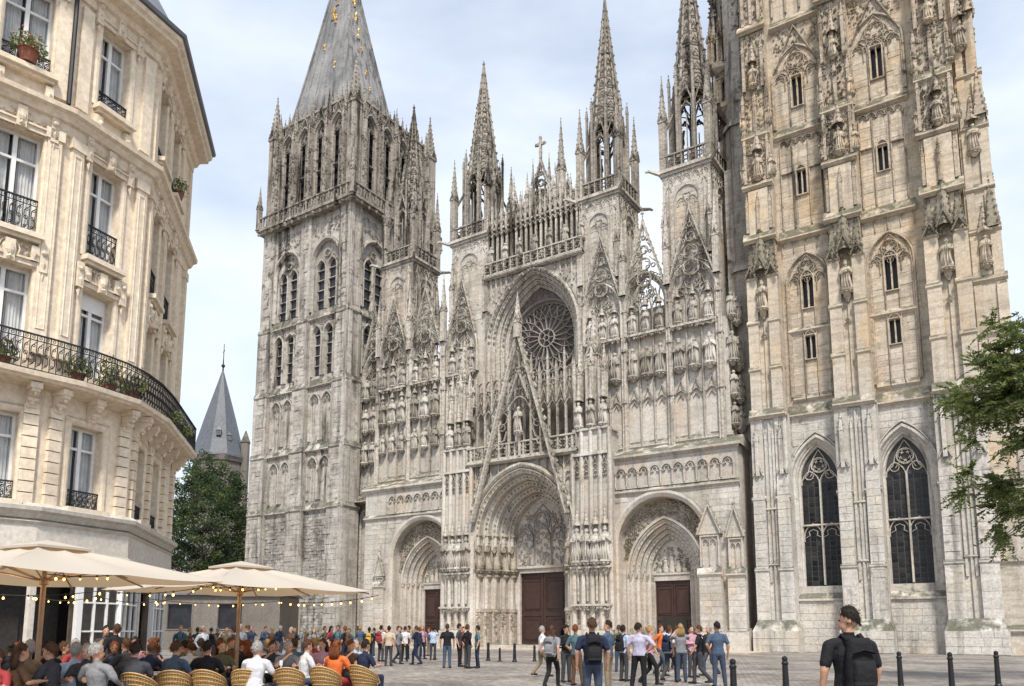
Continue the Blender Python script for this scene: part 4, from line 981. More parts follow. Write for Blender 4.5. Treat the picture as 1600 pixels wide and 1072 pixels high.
    for q in (-1, 1): pinnacle(h, CX+.6+q*1.55, 1.7, 40.2, .4, 5.0, .5, 6); pinnacle(h, CX+.6+q*.9, 1.7, 41.2, .3, 5.2, .5, 6); gable(h, CX+.6+q*2.9, 40.4, 1.0, 2.6, 1.8, .15, .25, 6); gable(h, CX+.6+q*4.3, 40.2, .8, 1.9, 1.8, .13, .25, 5)
    x, z = CX+.6, 46.2
    h.box(x-.11, x+.11, 1.5, 1.75, z, z+2.1); h.box(x-.45, x+.45, 1.52, 1.73, z+1.35, z+1.58)
    for dx, dz in ((-.48, 1.46), (.48, 1.46), (0, 2.15)): h.blob(x+dx, 1.62, z+dz, .2)
    pinnacle(h, CX+2.7, 1.9, 40.2, .62, 9.4, .45, 8)
    pinnacle(h, CX-2.6, 1.9, 40.2, .5, 5.2, .5, 6)
    h.build('crest', 'carved', CA)
rose()
MB().box(-26, -13.5, 5.5, 30, 0, 30).build('nave', 'dark_stone', CA)
# --- recessed bay towards the square tower
w = MB(); w.box(-43.2, -38.9, 3.2, 8, 0, 33); wl = w.build('wall', 'romain', CA)
g = MB()
c = -41.2; zz = 15.2
g.box(-42.9, -38.8, 1.7, 3.3, 15.0, 15.5, .4); frieze(g, -42.6, -39.2, 15.5, 16.8, 2.4, .2, 1.2)
lancets(g, c, 2, 13.5, 1.6, 3, 3.15, .2, .25); gablet(g, c, 3.1, 13, 1.6, 1.6)
for k in range(3):
    x = c-1.1+1.1*k; g.rib([(x-.55, 16.8), (x-.55, 26)], .15, 3.0, .22); statue(x, 2.85, 19.5, 2.3, CA, 'carved'); statue(x, 2.85, 23, 2.4, CA, 'carved'); statue(x, 2.85, 26.6, 2.2, CA, 'carved')
op = [(c-1.7, 26.3)]+arch(c, 28.8, 1.7, 3.0)+[(c+1.7, 26.3)]
g.sweep(op, [(-.2, 3.2), (-.15, 2.8), (.05, 2.75), (.2, 3.0), (.25, 3.2)]); head(g, c, 28.8, 1.5, 2.8, 3.15, 3, .11, .16, 26.3); gable(g, c, 30.4, 1.7, 6, 2.95, .2, .28, 9)
g.build('traceried_bay', 'carved', CA)
# --- square tower with the lead roof
TC = Vector((-50.2, 7.75, 0)); H2 = 7.6
def romain_face(xf, front):
    A = MB(); bays = (-3.15, 3.15); hb = H2-.65
    ops = []
    for c in bays:
        for s in (-.95, .95): ops += [opening(c+s, 29.6, 34.4, .6, .95, 5)]
        ops += [opening(c, 37.3, 43.2, 1.95, 2.3, 8)]
    A.holes(rect(-H2+.2, H2-.2, 14.5, 49), ops, -hb, .5)
    o = MB().merge(A, xf).build('wall', 'romain', CA)
    lw = MB().box(-H2+.2, H2-.2, -hb, -hb+.6, 0, 14.6); wl = MB().merge(lw, xf).build('wall', 'rubble', CA)
    if front:
        ashlar(wl, 'rubble', -5.2, -1.1, 0, 14, -hb, (), .34, False, .12, .3, .8, seed=401, xf=xf); ashlar(wl, 'rubble', 1.1, 5.2, 0, 14, -hb, (), .34, False, .12, .3, .8, seed=402, xf=xf)
        for i, (a, b_) in enumerate(((-7.6, -5.4), (-1, 1), (5.2, 7.6))): pass
    B = MB(); T = MB(); gl = []
    for c in bays:
        for s in (-.95, .95):
            for zb, zt in ((15.6, 19.2), (22.2, 26.4)):
                x = c+s
                T.sweep([(x-.75, zb)]+arch(x, zt, .75, 1.15, 6)+[(x+.75, zb)], [(-.18, -hb), (-.14, -hb-.22), (0, -hb-.25), (.06, -hb-.08), (.16, -hb-.12), (.2, -hb)])
                head(T, x, zt, .6, 1.0, -hb, 2, .09, .12, zb)
            x = c+s
            T.sweep([(x-.62, 29.6)]+arch(x, 34.4, .62, .97, 6)+[(x+.62, 29.6)], [(-.3, -hb), (-.25, -hb-.22), (-.06, -hb-.25), (0, -hb-.05), (.06, -hb+.1), (.1, -hb+.3)])
            gl.append(MB().ngon(opening(x, 29.6, 34.4, .6, .95, 5), -hb+.3, -hb+.4))
            for z in (30.8, 32, 33.2, 34.4): T.box(x-.6, x+.6, -hb+.12, -hb+.3, z, z+.14, .06)
            # big pair
            x = c+s*.92
            T.sweep([(x-.66, 37.4)]+arch(x, 42.2, .66, 1.1, 6)+[(x+.66, 37.4)], [(-.22, -hb+.2), (-.2, -hb+.02), (-.04, -hb), (.06, -hb+.2), (.1, -hb+.4)])
            gl.append(MB().ngon(opening(x, 37.4, 42.2, .64, 1.05, 5), -hb+.4, -hb+.48))
            for z in (38.5, 39.7, 40.9, 42.1): T.box(x-.62, x+.62, -hb+.16, -hb+.38, z, z+.16, .08)
        hole2 = [opening(c+s*.88, 37.35, 42.2, .65, 1.08, 5) for s in (-.95, .95)]
        T.holes([(c-1.93, 37.32)]+arch(c, 43.2, 1.93, 2.28, 8)+[(c+1.93, 37.32)], hole2, -hb+.28, .1)
        T.rib(circ(c, 44.1, .45, 10), .14, -hb+.1, .2, True); T.rib(foil(c, 44.1, .4, 4, 4), .09, -hb+.12, .16, True)
        T.sweep([(c-2.0, 37.3)]+arch(c, 43.2, 2.0, 2.35, 9)+[(c+2.0, 37.3)], [(-.4, -hb), (-.36, -hb-.2), (-.12, -hb-.25), (0, -hb), (.05, -hb+.2)])
        frieze(T, c-1.9, c+1.9, 46.1, 48, -hb-.02, .16, .5); frieze(T, c-1.9, c+1.9, 35.6, 36.1, -hb-.02, .12, .9); frieze(T, c-1.9, c+1.9, 27.9, 28.3, -hb-.02, .12, .8); frieze(T, c-1.9, c+1.9, 20.6, 21, -hb-.02, .12, .8)
        for z, h in ((14.6, .9), (21.2, .8), (28.5, .8), (36.4, .9)): string(B, c-2.1, c+2.1, -hb, z, .3, h)
    for x, w in ((-6.5, 2.2), (0, 2.0), (6.4, 2.3)):
        for z0, z1, d, e in ((0, 14.7, .65, .1), (14.7, 21.3, .55, .06), (21.3, 28.6, .45, 0), (28.6, 36.5, .32, -.08), (36.5, 49, .2, -.2)):
            B.box(x-w/2-e, x+w/2+e, -hb-d, -hb+.1, z0, z1); string(B, x-w/2-e-.05, x+w/2+e+.05, -hb-d, z1-.1, .16, .45)
            if z0 > 10: B.box(x-w/2-e-.02, x-w/2-e+.4, -hb-d-.12, -hb, z0+.3, z1-.4); B.box(x+w/2+e-.4, x+w/2+e+.02, -hb-d-.12, -hb, z0+.3, z1-.4)
    bt = MB().merge(B, xf).build('buttress', 'romain', CA); MB().merge(T, xf).build('window_dressing', 'romain', CA); [MB().merge(G, xf).build('glass', 'glass_black', CA) for G in gl]
    if front:
        for x, w in ((-6.5, 2.2), (0, 2.0), (6.4, 2.3)):
            for z0, z1, d, e in ((0, 14.3, .65, .1), (14.9, 20.9, .55, .06), (21.5, 28.2, .45, 0), (28.8, 36.1, .32, -.08), (36.8, 48.7, .2, -.2)):
                ashlar(bt, 'romain', x-w/2-e, x+w/2+e, z0, z1, -hb-d, (), .55, False, .1, .6, 1.3, seed=int(500+x*7+z0), xf=xf)
    # parapet and lantern
    P_ = MB(); P_.box(-H2-.2, H2+.2, -H2-.15, -H2+1.2, 48.8, 49.15); P_.box(-H2-.4, H2+.4, -H2-.38, -H2+1.2, 49.15, 49.4)
    for i in range(14): x = -H2+i*(2*H2/13); P_.blob(x, -H2-.3, 48.75, .25)
    if not front: P_ = MB().merge(P_, Matrix.Translation((.0, .0, .006)))
    balustrade(P_, -H2-.3, H2+.3, -H2-.2, 49.4, 1.5, 17, .2, 3)
    MB().merge(P_, xf).build('balustrade', 'spire', CA)
    LN = MB(); LG = MB(); lx = 6.7; ly = -lx; n = 4; s = 2*(lx-1.1)/n
    ops = [opening(-lx+1.1+s*(i+.5), 51, 59.2, s*.4, s*.66, 5) for i in range(n)]
    LN.holes(rect(-lx, lx, 49.4, 62.6), ops, ly, .7)
    for i in range(n): LN.rib([(-lx+1.1+s*(i+.5)-s*.47, 50), (-lx+1.1+s*(i+.5)-s*.47, 60)], .2, ly-.3, .35)
    for i in range(n):
        c = -lx+1.1+s*(i+.5); op = opening(c, 51, 59.2, s*.4, s*.66, 6)
        LN.sweep(op, [(-.2, ly), (-.16, ly-.2), (0, ly-.22), (.06, ly), (.16, ly+.1), (.2, ly+.4)])
        LN.rib([(c, 51), (c, 59.4)], .2, ly+.1, .4); LN.rib([(c-s*.33, 55), (c+s*.33, 55)], .16, ly+.15, .3); head(LN, c, 59, s*.33, s*.58, ly+.3, 2, .12, .2)
        gablet(LN, c, ly, 59.8, s*.42, 2.6, .14, .25, 6)
        for k in range(4): LG.box(c-s*.41, c+s*.41, ly+.62, ly+.9, 51, 60.8) if k == 0 else None
        for z in (52, 53.2, 54.4, 56.2, 57.4, 58.6): LG.box(c-s*.34, c+s*.34, ly+.4, ly+.6, z, z+.1, .06)
    for i in range(n+1):
        c = -lx+1.1+s*i; LN.box(c-.3, c+.3, ly-.75, ly, 49.4, 58, .6); thin(LN, c, ly-.6, 50, 61.5, .34); pinnacle(LN, c, ly-.3, 57.5, .55, 6.8, .45, 7)
        frieze(LN, c-.35, c+.35, 50, 58, ly-.76, .13, .6)
    for i in range(19): x = -lx+i*2*lx/18; thin(LN, x, ly+.1, 61.5, 63.6+.5*(i % 2), .2)
    LN.box(-lx-.1, lx+.1, ly-.15, ly+.3, 62.4, 62.7); frieze(LN, -lx, lx, 60.8, 62.4, ly-.03, .16, .6)
    pinnacle(LN, -lx, ly, 49.5, 1.1, 17.5, .68, 9) if front else None; pinnacle(LN, lx, ly, 49.5, 1.1, 17.5, .68, 9); pinnacle(LN, -H2-.2, -H2-.2, 49.4, .5, 5.6, .5, 5)
    MB().merge(LN, xf).build('lantern', 'spire', CA); MB().merge(LG, xf).build('louvres', 'glass_black', CA)['kind'] = 'stuff'
for r_ in (0, 1): romain_face(Matrix.Translation(TC+Vector((.004*r_, .003*r_, .007*r_))) @ Matrix.Rotation(r_*PI/2, 4, 'Z'), r_ == 0)
MB().box(TC.x-6.0, TC.x+5.7, TC.y-5.4, TC.y+6.4, 0, 61.2).build('tower_core', 'romain', CA)
RC = Vector((-50.5, 5.6, 0)); rf = MB(); zt = 90.0; KY = .62
def lerp_r(z): f = (z-61.5)/(zt-61.5); return 5.8*(1-f)**1.1
prev = None
zl = [61.5+(zt-61.5)*i/14 for i in range(15)]
for i in range(14):
    a, b_ = lerp_r(zl[i]), max(lerp_r(zl[i+1]), .05)
    rf.frus(RC.x, RC.y, zl[i], zl[i+1], a*1.414, b_*1.414, 4, cap=False, sy=KY)
ro = rf.build('lead_roof', 'lead', CA)
rl = MB()
for q in range(4):
    a = q*PI/2
    for k in range(-3, 4):
        pts = []
        for i in range(13):
            r = lerp_r(zl[i]); p = Vector((k/3.0*r*.98, -r-.04, zl[i])); p.rotate(Matrix.Rotation(a, 3, 'Z')); pts.append((p.x+RC.x, p.y*KY+RC.y, p.z))
        rl.tube(pts, .05 if abs(k) < 3 else .16, 5)
rl.build('roof_rolls', 'lead', ro)
for q, spots in ((0, ((.0, 80.3, .75), (-.25, 78.2, .7), (.05, 77.2, .5), (-.35, 73.5, .35), (.3, 69.8, .35))), (1, ((-.35, 79.5, .65), (-.3, 77, .6), (-.25, 74.5, .6), (-.15, 72.5, .45), (-.1, 69, .4), (.0, 66.6, .35)))):
    for u, z, s in spots:
        r = lerp_r(z); m_ = MB()
        for j in range(7): m_.blob(u*r+random.uniform(-.4, .4)*s, -r-.1, z+random.uniform(-1, 1)*s, .2*s/.6, .14, .3*s/.6)
        gd = MB(); gd.merge(m_, Matrix.Translation(RC) @ Matrix.Diagonal((1, KY, 1, 1)) @ Matrix.Rotation(q*PI/2, 4, 'Z')); gd.build('gilt_ornament', 'gilt', ro)
        dk = MB(); d_ = MB(); d_.box(u*r-.4*s, u*r+.4*s, -r-.22, -r+.3, z-1.5*s-.6, z-1.2*s); d_.frus(u*r, -r-.1, z-1.2*s, z-.7*s, .5*s, .01, 4); dk.merge(d_, Matrix.Translation(RC) @ Matrix.Diagonal((1, KY, 1, 1)) @ Matrix.Rotation(q*PI/2, 4, 'Z')); dk.build('roof_lucarne', 'lead_dark', ro)

MB().box(TC.x-6.5, TC.x+6.5, TC.y-6.5, TC.y+6.5, 61.3, 61.5).build('roof_deck', 'lead_dark', CA)
# ------------------------------------------------------------------ ground
gm = MB().add([(-900, -700, 0), (700, -700, 0), (700, 900, 0), (-900, 900, 0)], [(0, 1, 2, 3)]); tag(gm.build('ground', 'paving'), None, kind='structure')
st = MB().box(-41, 1.0, -6.2, -.5, -.2, .07)
tag(st.build('pavement', 'kerb_stone'), None, kind='structure')
kb = MB().box(-41, 1.0, -6.40, -6.21, -.2, .06).build('kerb', 'kerb_stone'); tag(kb, None, kind='structure')
KS = MB().box(-.44, .44, -.11, .11, 0, .1).mesh('kerb_stone', 'kerb_stone')
for i in range(46): put('kerb_stone', KS, kb, (-40.5+i*.91, -6.31+random.uniform(-.008, .008), -.012+random.uniform(-.004, .004)))
# ------------------------------------------------------------------ cream corner building
HB = thing('corner_building', 'cream stone corner building with iron balconies beside the cafe parasols', 'building', W(-14, 24))
INV = Matrix.Translation(-Vector(HB.location))
PLAN = [W(-18.9, 14.0), W(-12.6, 20.6), W(-11.5, 23.2), W(-12.9, 29.4)]
def hb(mb, name, mat, parent=None, smooth=False):
    return MB().merge(mb, INV).build(name, mat, parent or HB, smooth)
def plan_off(d, smooth=0, ext=0.):
    pts = [Vector((p.x, p.y)) for p in PLAN]; out = []
    for i, p in enumerate(pts):
        a = pts[max(i-1, 0)]; c = pts[min(i+1, len(pts)-1)]
        n1 = (p-a) if i else (c-p); n2 = (c-p) if i < len(pts)-1 else (p-a)
        n1 = n1.normalized(); n2 = n2.normalized(); n1 = Vector((n1.y, -n1.x)); n2 = Vector((n2.y, -n2.x)); m_ = (n1+n2); m_ = m_*2/m_.length_squared
        q = p+m_*d
        if i == len(pts)-1 and ext: q = q+(p-a).normalized()*ext
        out.append(q)
    for _ in range(smooth):
        o2 = [out[0]]
        for a, b_ in zip(out, out[1:]): o2 += [a.lerp(b_, .22), a.lerp(b_, .78)]
        o2.append(out[-1]); out = [o2[0]]+o2[1:-1]+[o2[-1]]
    return out
def plan_sweep(sec, ext=0., smooth=0):
    mb = MB(); rows = [plan_off(d, smooth, ext) for d, z in sec]; n = len(rows[0]); k = len(sec)
    for i in range(n):
        for j, (d, z) in enumerate(sec): mb.v.append((rows[j][i].x, rows[j][i].y, z))
    for i in range(n-1):
        for j in range(k-1): mb.f.append((i*k+j, (i+1)*k+j, (i+1)*k+j+1, i*k+j+1))
    mb.f.append(tuple((n-1)*k+j for j in range(k)))
    return mb
def facet(i):
    a, b_ = PLAN[i], PLAN[i+1]; d = (b_-a); L_ = d.length; d.normalize(); n = Vector((-d.y, d.x, 0))
    M = Matrix(((d.x, n.x, 0, a.x), (d.y, n.y, 0, a.y), (0, 0, 1, 0), (0, 0, 0, 1))); return M, L_
IRON = {}
def iron_panel(w, h, key):
    if key in IRON: return IRON[key]
    m_ = MB(); r = .014
    m_.box(-w/2, w/2, -.025, .025, h-.04, h); m_.box(-w/2, w/2, -.015, .015, .03, .055); m_.box(-w/2, w/2, -.012, .012, h*.82, h*.84)
    n = max(2, round(w/.17))
    for i in range(n+1):
        x = -w/2+w*i/n; m_.box(x-.009, x+.009, -.009, .009, .0, h)
    for i in range(n):
        x = -w/2+w*(i+.5)/n; s = w/n*.4
        m_.rib([(x-s, h*.12), (x+s*.7, h*.25), (x+s*.6, h*.4), (x-s*.7, h*.5), (x-s*.6, h*.65), (x+s, h*.78)], .02, -.012, .024)
        m_.rib(circ(x, h*.45, s*.75, 8), .016, -.01, .02, True); m_.rib(circ(x+s*.2, h*.68, s*.5, 7), .016, -.01, .02, True); m_.rib(circ(x-s*.2, h*.2, s*.5, 7), .016, -.01, .02, True)
        m_.rib(circ(x, h*.91, s*.5, 7), .014, -.01, .02, True)
    IRON[key] = m_.mesh('railing_panel', 'iron'); return IRON[key]
def casement(M, x, w, z0, z1, rail=None, blind=False):
    """white window with two leaves; rail = height of its iron guard"""
    f = MB(); y = .3; t_ = .07; tz = z0+(z1-z0)*.74
    f.box(x-w/2, x-w/2+t_, y, y+.08, z0, z1); f.box(x+w/2-t_, x+w/2, y, y+.08, z0, z1); f.box(x-w/2+t_, x+w/2-t_, y, y+.08, z1-t_, z1); f.box(x-w/2+t_, x+w/2-t_, y, y+.08, z0, z0+t_*1.4)
    f.box(x-.055, x+.055, y-.015, y+.08, z0+t_*1.4, z1-t_)
    for s in (-1, 1):
        a, b_ = sorted((x+s*.055, x+s*(w/2-t_))); f.box(a, b_, y-.005, y+.07, tz-.035, tz+.035)
    if blind: f.box(x-w/2+t_, x+w/2-t_, y-.03, y, z1-(z1-z0)*.2, z1-t_)
    fr = hb(MB().merge(f, M), 'window', 'white_paint')
    for s in (-1, 1):
        a, b_ = sorted((x+s*.055, x+s*(w/2-t_)))
        for za, zb in ((z0+t_*1.4, tz-.035), (tz+.035, z1-t_)):
            g = MB().add([(a, y+.045, za), (b_, y+.045, za), (b_, y+.045, zb), (a, y+.045, zb)], [(0, 1, 2, 3)]); hb(MB().merge(g, M), 'pane', 'window_glass', fr)
    c = MB(); n = 22; rows = []
    for s in (-1, 1):
        a, b_ = sorted((x+s*w*.10, x+s*w*.5)); vs = []
        for i in range(n+1): u = a+(b_-a)*i/n; yy = y+.16+.03*math.sin(i*1.7+s); vs += [(u, yy, z0+.05), (u, yy, z1)]
        c.add(vs, [(2*i, 2*i+2, 2*i+3, 2*i+1) for i in range(n)])
    hb(MB().merge(c, M), 'curtain', 'curtain', fr)
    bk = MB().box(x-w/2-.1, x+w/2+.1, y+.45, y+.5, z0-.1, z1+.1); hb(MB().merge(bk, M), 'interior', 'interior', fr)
    if rail:
        o = put('window_guard', iron_panel(w, rail, ('g', round(w, 2), rail)), HB); o.matrix_local = INV @ M @ Matrix.Translation((x, .04, z0+.02))
def sill(M, x, w, z, cart):
    m_ = MB(); m_.box(x-w/2-.16, x+w/2+.16, -.3, .02, z-.14, z); m_.box(x-w/2-.1, x+w/2+.1, -.2, .02, z-.24, z-.14)
    if z > 6:
        for s in (-1, 1): m_.box(x+s*(w/2)-.1, x+s*(w/2)+.1, -.17, .02, z-.75, z-.24, .1); m_.blob(x+s*w/2, -.15, z-.6, .11)
    if cart:
        m_.ball(x, -.06, z-.55, .2, 10, 6, 1, .6, 1.2); m_.rib(circ(x, z-.55, .24, 12), .06, -.14, .14, True)
        for _ in range(16): m_.blob(x+random.uniform(-.45, .45), -.05, z-.55+random.uniform(-.22, .22), .07, .08)
    hb(MB().merge(m_, M), 'sill', 'render_cream')
def lintel(M, x, w, z):
    m_ = MB(); m_.box(x-w/2-.14, x+w/2+.14, -.09, .02, z+.02, z+.16); m_.box(x-w/2-.2, x+w/2+.2, -.14, .02, z+.16, z+.22)
    m_.box(x-.12, x+.12, -.2, .02, z-.02, z+.5, -.08); m_.ball(x, -.2, z+.3, .11, 8, 5, 1, .6, 1.5); m_.blob(x, -.2, z+.05, .09)
    for s in (-1, 1):
        xx = x+s*(w/2+.22); m_.box(xx-.1, xx+.1, -.16, .02, z-.1, z+.6, -.04); m_.ball(xx, -.16, z+.45, .09, 7, 5); m_.blob(xx, -.13, z+.1, .09, None, .14); m_.blob(xx, -.1, z-.22, .06, None, .16)
        for _ in range(5): m_.blob(x+s*random.uniform(.15, w/2), -.05, z+.36+random.uniform(-.1, .1), .07, .06)
    hb(MB().merge(m_, M), 'lintel', 'render_cream')
FL = ((4.9, 7.25), (8.75, 11.25), (12.2, 15.1), (16.9, 19.5))
COLS = {0: ((7.95-2.9, 1.2), (7.95, 1.2)), 1: ((1.35, 1.0),), 2: ((1.25, 1.0), (3.45, 1.0))}
for i in range(3):
    M, L_ = facet(i); ops = []
    for x, w in COLS[i]:
        for z0, z1 in FL: ops.append(rect(x-w/2, x+w/2, z0, z1))
    m_ = MB(); m_.holes(rect(0, L_, 3.6, 20.4), ops, 0, .34); hb(MB().merge(m_, M), 'wall', 'render_cream')
    for x, w in COLS[i]:
        for k, (z0, z1) in enumerate(FL):
            casement(M, x, w, z0, z1, (.5, None, 1.0, .55)[k], blind=(k == 1 and i == 1))
            if k in (0, 3): sill(M, x, w, z0, False)
            if k == 2: sill(M, x, w, z0-.02, True)
            if k in (2, 3): lintel(M, x, w, z1)
            if k == 1: lintel(M, x, w, z1+.02)
            fr = MB(); fr.rib([(x-w/2-.12, z0), (x-w/2-.12, z1+.12), (x+w/2+.12, z1+.12), (x+w/2+.12, z0)], .2, -.05, .06); hb(MB().merge(fr, M), 'architrave', 'render_cream')
    # pilasters at the facet ends, channelled on the first floor
    xs = {0: (6.5, L_-.32), 1: (.3, L_-.3), 2: (.28, 2.3, 4.6, L_-.3)}[i]
    for x in xs:
        p = MB(); w = .36
        p.box(x-w/2, x+w/2, -.12, .02, 8.9, 15.4); p.box(x-w/2-.06, x+w/2+.06, -.16, .02, 15.1, 15.4); p.box(x-w/2, x+w/2, -.1, .02, 16.4, 19.6)
        p.rib(rect(x-w*.28, x+w*.28, 9.6, 14.9), .04, -.14, .03, True)
        hb(MB().merge(p, M), 'pilaster', 'render_cream')
        for k in range(9):
            q = MB(); q.box(x-w/2, x+w/2, -.12, .02, 4.85+k*.3, 5.12+k*.3); hb(MB().merge(q, M), 'quoin', 'render_cream')
    for x in {0: (6.5, L_-.35), 1: (.3, 1.35, L_-.3), 2: (.3, 1.25, 2.3, 3.45, 4.6, L_-.3)}[i]:
        q = MB(); q.box(x-.12, x+.12, -.16, .02, 7.4, 7.6); q.box(x-.14, x+.14, -.5, .02, 7.86, 8.02)
        pts = [(-.02, 7.3), (-.14, 7.42), (-.2, 7.6), (-.32, 7.68), (-.46, 7.78), (-.48, 7.86), (-.02, 7.86)]
        v = [(x-.1, a, b_) for a, b_ in pts]+[(x+.1, a, b_) for a, b_ in pts]; n = len(pts); q.add(v, [(k, (k+1) % n, n+(k+1) % n, n+k) for k in range(n)]+[tuple(range(n)), tuple(range(n, 2*n))])
        q.blob(x, -.22, 7.55, .09); q.blob(x, -.4, 7.72, .08); q.tube([(x-.12, -.24, 7.62), (x+.12, -.24, 7.62)], .08, 7)
        hb(MB().merge(q, M), 'corbel', 'render_cream')
def hb_sweep(name, mat, sec, ext=.05, smooth=0): return hb(plan_sweep(sec, ext, smooth), name, mat)
hb_sweep('balcony_slab', 'render_cream', [(0, 7.95), (.3, 8.0), (.68, 8.06), (.72, 8.1), (.8, 8.14), (.82, 8.26), (.72, 8.3), (0, 8.32)], .1, 1)
hb_sweep('string_course', 'render_cream', [(0, 15.4), (.06, 15.42), (.1, 15.7), (.2, 15.74), (.3, 15.9), (.42, 15.95), (.44, 16.08), (.1, 16.25), (0, 16.25)])
hb_sweep('string_course', 'render_cream', [(0, 11.75), (.05, 11.78), (.08, 11.86), (.0, 11.92)]) if False else None
hb_sweep('cornice', 'render_cream', [(0, 19.75), (.08, 19.78), (.1, 20.0), (.22, 20.05), (.3, 20.2), (.62, 20.26), (.64, 20.36), (.74, 20.42), (.78, 20.55), (0, 20.56)])
hb_sweep('gutter', 'zinc', [(.7, 20.57), (.86, 20.58), (.9, 20.68), (.84, 20.74), (.6, 20.7)])
hb_sweep('roof', 'zinc', [(.75, 20.6), (.5, 20.9), (-.9, 23.6), (-3.4, 24.2)])
hb_sweep('string_course', 'render_white', [(0, 4.45), (.1, 4.47), (.2, 4.6), (.3, 4.66), (.32, 4.76), (.2, 4.86), (0, 4.88)])
hb_sweep('shop_fascia', 'render_white', [(.05, 3.45), (.12, 3.46), (.2, 3.6), (.14, 3.66), (.12, 4.3), (.2, 4.38), (.0, 4.46)])
bd = MB(); out = plan_off(-.95); far = [W(-25, 30), W(-26, 12)]
poly = [(p.x, p.y) for p in out]+[(p.x, p.y) for p in far]; n = len(poly)
bd.v = [(x, y, z) for z in (0, 20.5) for x, y in poly]; bd.f = [(k, (k+1) % n, n+(k+1) % n, n+k) for k in range(n)]+[tuple(range(n, 2*n))]
hb(bd, 'building_core', 'interior')
e0, e1 = PLAN[3], W(-25, 30)
ew = MB().add([(e0.x, e0.y, 0), (e1.x, e1.y, 0), (e1.x, e1.y, 20.5), (e0.x, e0.y, 20.5)], [(0, 1, 2, 3)]); hb(ew, 'wall', 'render_cream')
# balcony railing, panel by panel
pl = plan_off(.72, 2, 0.1); acc = []; step = .5
segs = []; d_acc = 0
pts = [pl[0]]
for a, b_ in zip(pl, pl[1:]):
    L_ = (b_-a).length; k = max(1, int(L_/.05))
    for j in range(1, k+1): pts.append(a.lerp(b_, j/k))
cur = pts[0]
for p in pts[1:]:
    if (p-cur).length >= step:
        c = (p+cur)/2; d = (p-cur); L_ = d.length; o = put('railing_panel', iron_panel(.5, 1.0, 'bal'), HB, tuple(Vector((c.x, c.y, 8.27))-HB.location), math.atan2(d.y, d.x), (L_/.5, 1, 1)); cur = p
# end return of the railing
p3 = plan_off(.72, 0, .1)[-1]; q3 = plan_off(0, 0, .1)[-1]; d = q3-p3; c = (p3+q3)/2
put('railing_panel', iron_panel(.5, 1.0, 'bal'), HB, tuple(Vector((c.x, c.y, 8.27))-HB.location), math.atan2(d.y, d.x), (d.length/.5, 1, 1))
# ground floor: white joinery and dark openings
for i in range(3):
    M, L_ = facet(i); k = {0: 4, 1: 2, 2: 3}[i]; s = L_/k
    for j in range(k):
        x0, x1 = s*j, s*(j+1); dark = (i, j) in ((1, 0), (0, 1), (0, 3), (2, 1))
        f = MB(); f.box(x0, x0+.16, -.05, .1, 0, 3.5)
        if dark:
            f.box(x0+.16, x1, 0, .1, 3.1, 3.5); hb(MB().merge(f, M), 'shop_post', 'render_white')
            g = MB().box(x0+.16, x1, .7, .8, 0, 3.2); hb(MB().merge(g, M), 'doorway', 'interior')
        else:
            f.box(x0+.16, x1, -.02, .1, 0, .75); f.box(x0+.16, x1, 0, .1, 3.2, 3.5)
            n = 3; u = (x1-x0-.16)/n
            for q in range(n+1): f.box(x0+.16+u*q-.02, x0+.16+u*q+.03, .0, .08, .75, 3.2)
            for z in (1.5, 2.3): f.box(x0+.16, x1, .01, .07, z, z+.045)
            fr = hb(MB().merge(f, M), 'shop_window', 'white_paint')
            for q in range(n):
                for za, zb in ((.75, 1.5), (1.545, 2.3), (2.345, 3.2)):
                    g = MB().add([(x0+.19+u*q, .05, za), (x0+.14+u*(q+1), .05, za), (x0+.14+u*(q+1), .05, zb), (x0+.19+u*q, .05, zb)], [(0, 1, 2, 3)]); hb(MB().merge(g, M), 'pane', 'window_glass', fr)
            g = MB().box(x0, x1, .25, .3, .7, 3.3); hb(MB().merge(g, M), 'shop_backing', 'curtain' if (i+j) % 2 else 'shop_dark', fr)  # alternates pale curtain with a dark panel painted as the dim shop interior
dp = MB(); M, L_ = facet(0); a = M @ Vector((L_-.08, -.14, 0)); dp.tube([(a.x, a.y, 16.3), (a.x, a.y, 19.8)], .06, 7); hb(dp, 'downpipe', 'iron')
# plants on the balconies
def plant(x, y, z, r, h, n, mat, name, label, cat, pot=True, flowers=0, group=None, parent=None, droop=.0):
    t_ = thing(name, label, cat, (x, y, z), 0, group)
    if pot: MB().lathe(0, 0, [(.02, 0), (r*.6, 0), (r*.85, r*1.1), (r*.92, r*1.1), (r*.9, r*1.25), (r*.7, r*1.2)], 12).build('pot', 'terracotta', t_)
    f = MB(); zb = r*1.1 if pot else 0
    for k in range(n):
        a = random.uniform(0, 2*PI); q = r*1.5*math.sqrt(random.random()); c = Vector((q*math.cos(a), q*math.sin(a), zb+random.random()**1.2*h*(1-.4*(q/r/1.5))-droop*q))
        leaf(f, c, .055*random.uniform(.7, 1.4))
    f.build('foliage', mat, t_)
    if flowers:
        g = MB()
        for k in range(flowers): a = random.uniform(0, 2*PI); q = r*1.4*random.random(); g.ball(q*math.cos(a), q*math.sin(a), zb+h*random.uniform(.3, .95), .03, 5, 4)
        g.build('flowers', 'flower', t_)['kind'] = 'stuff'
    return t_
def leaf(mb, c, s, up=None):
    d = Vector((random.gauss(0, 1), random.gauss(0, 1), random.gauss(0, .8))).normalized() if up is None else (up+Vector((random.gauss(0, .5), random.gauss(0, .5), random.gauss(0, .5)))).normalized()
    e = d.orthogonal().normalized(); e.rotate(Matrix.Rotation(random.uniform(0, 6.28), 3, d)); n = d.cross(e)
    a, b_, t_ = c-e*s*.42, c+e*s*.42, c+d*s; o = c-d*s*.9; m_ = n*s*.15
    mb.add([tuple(o), tuple(a+m_), tuple(t_), tuple(b_+m_)], [(0, 1, 2), (0, 2, 3)])
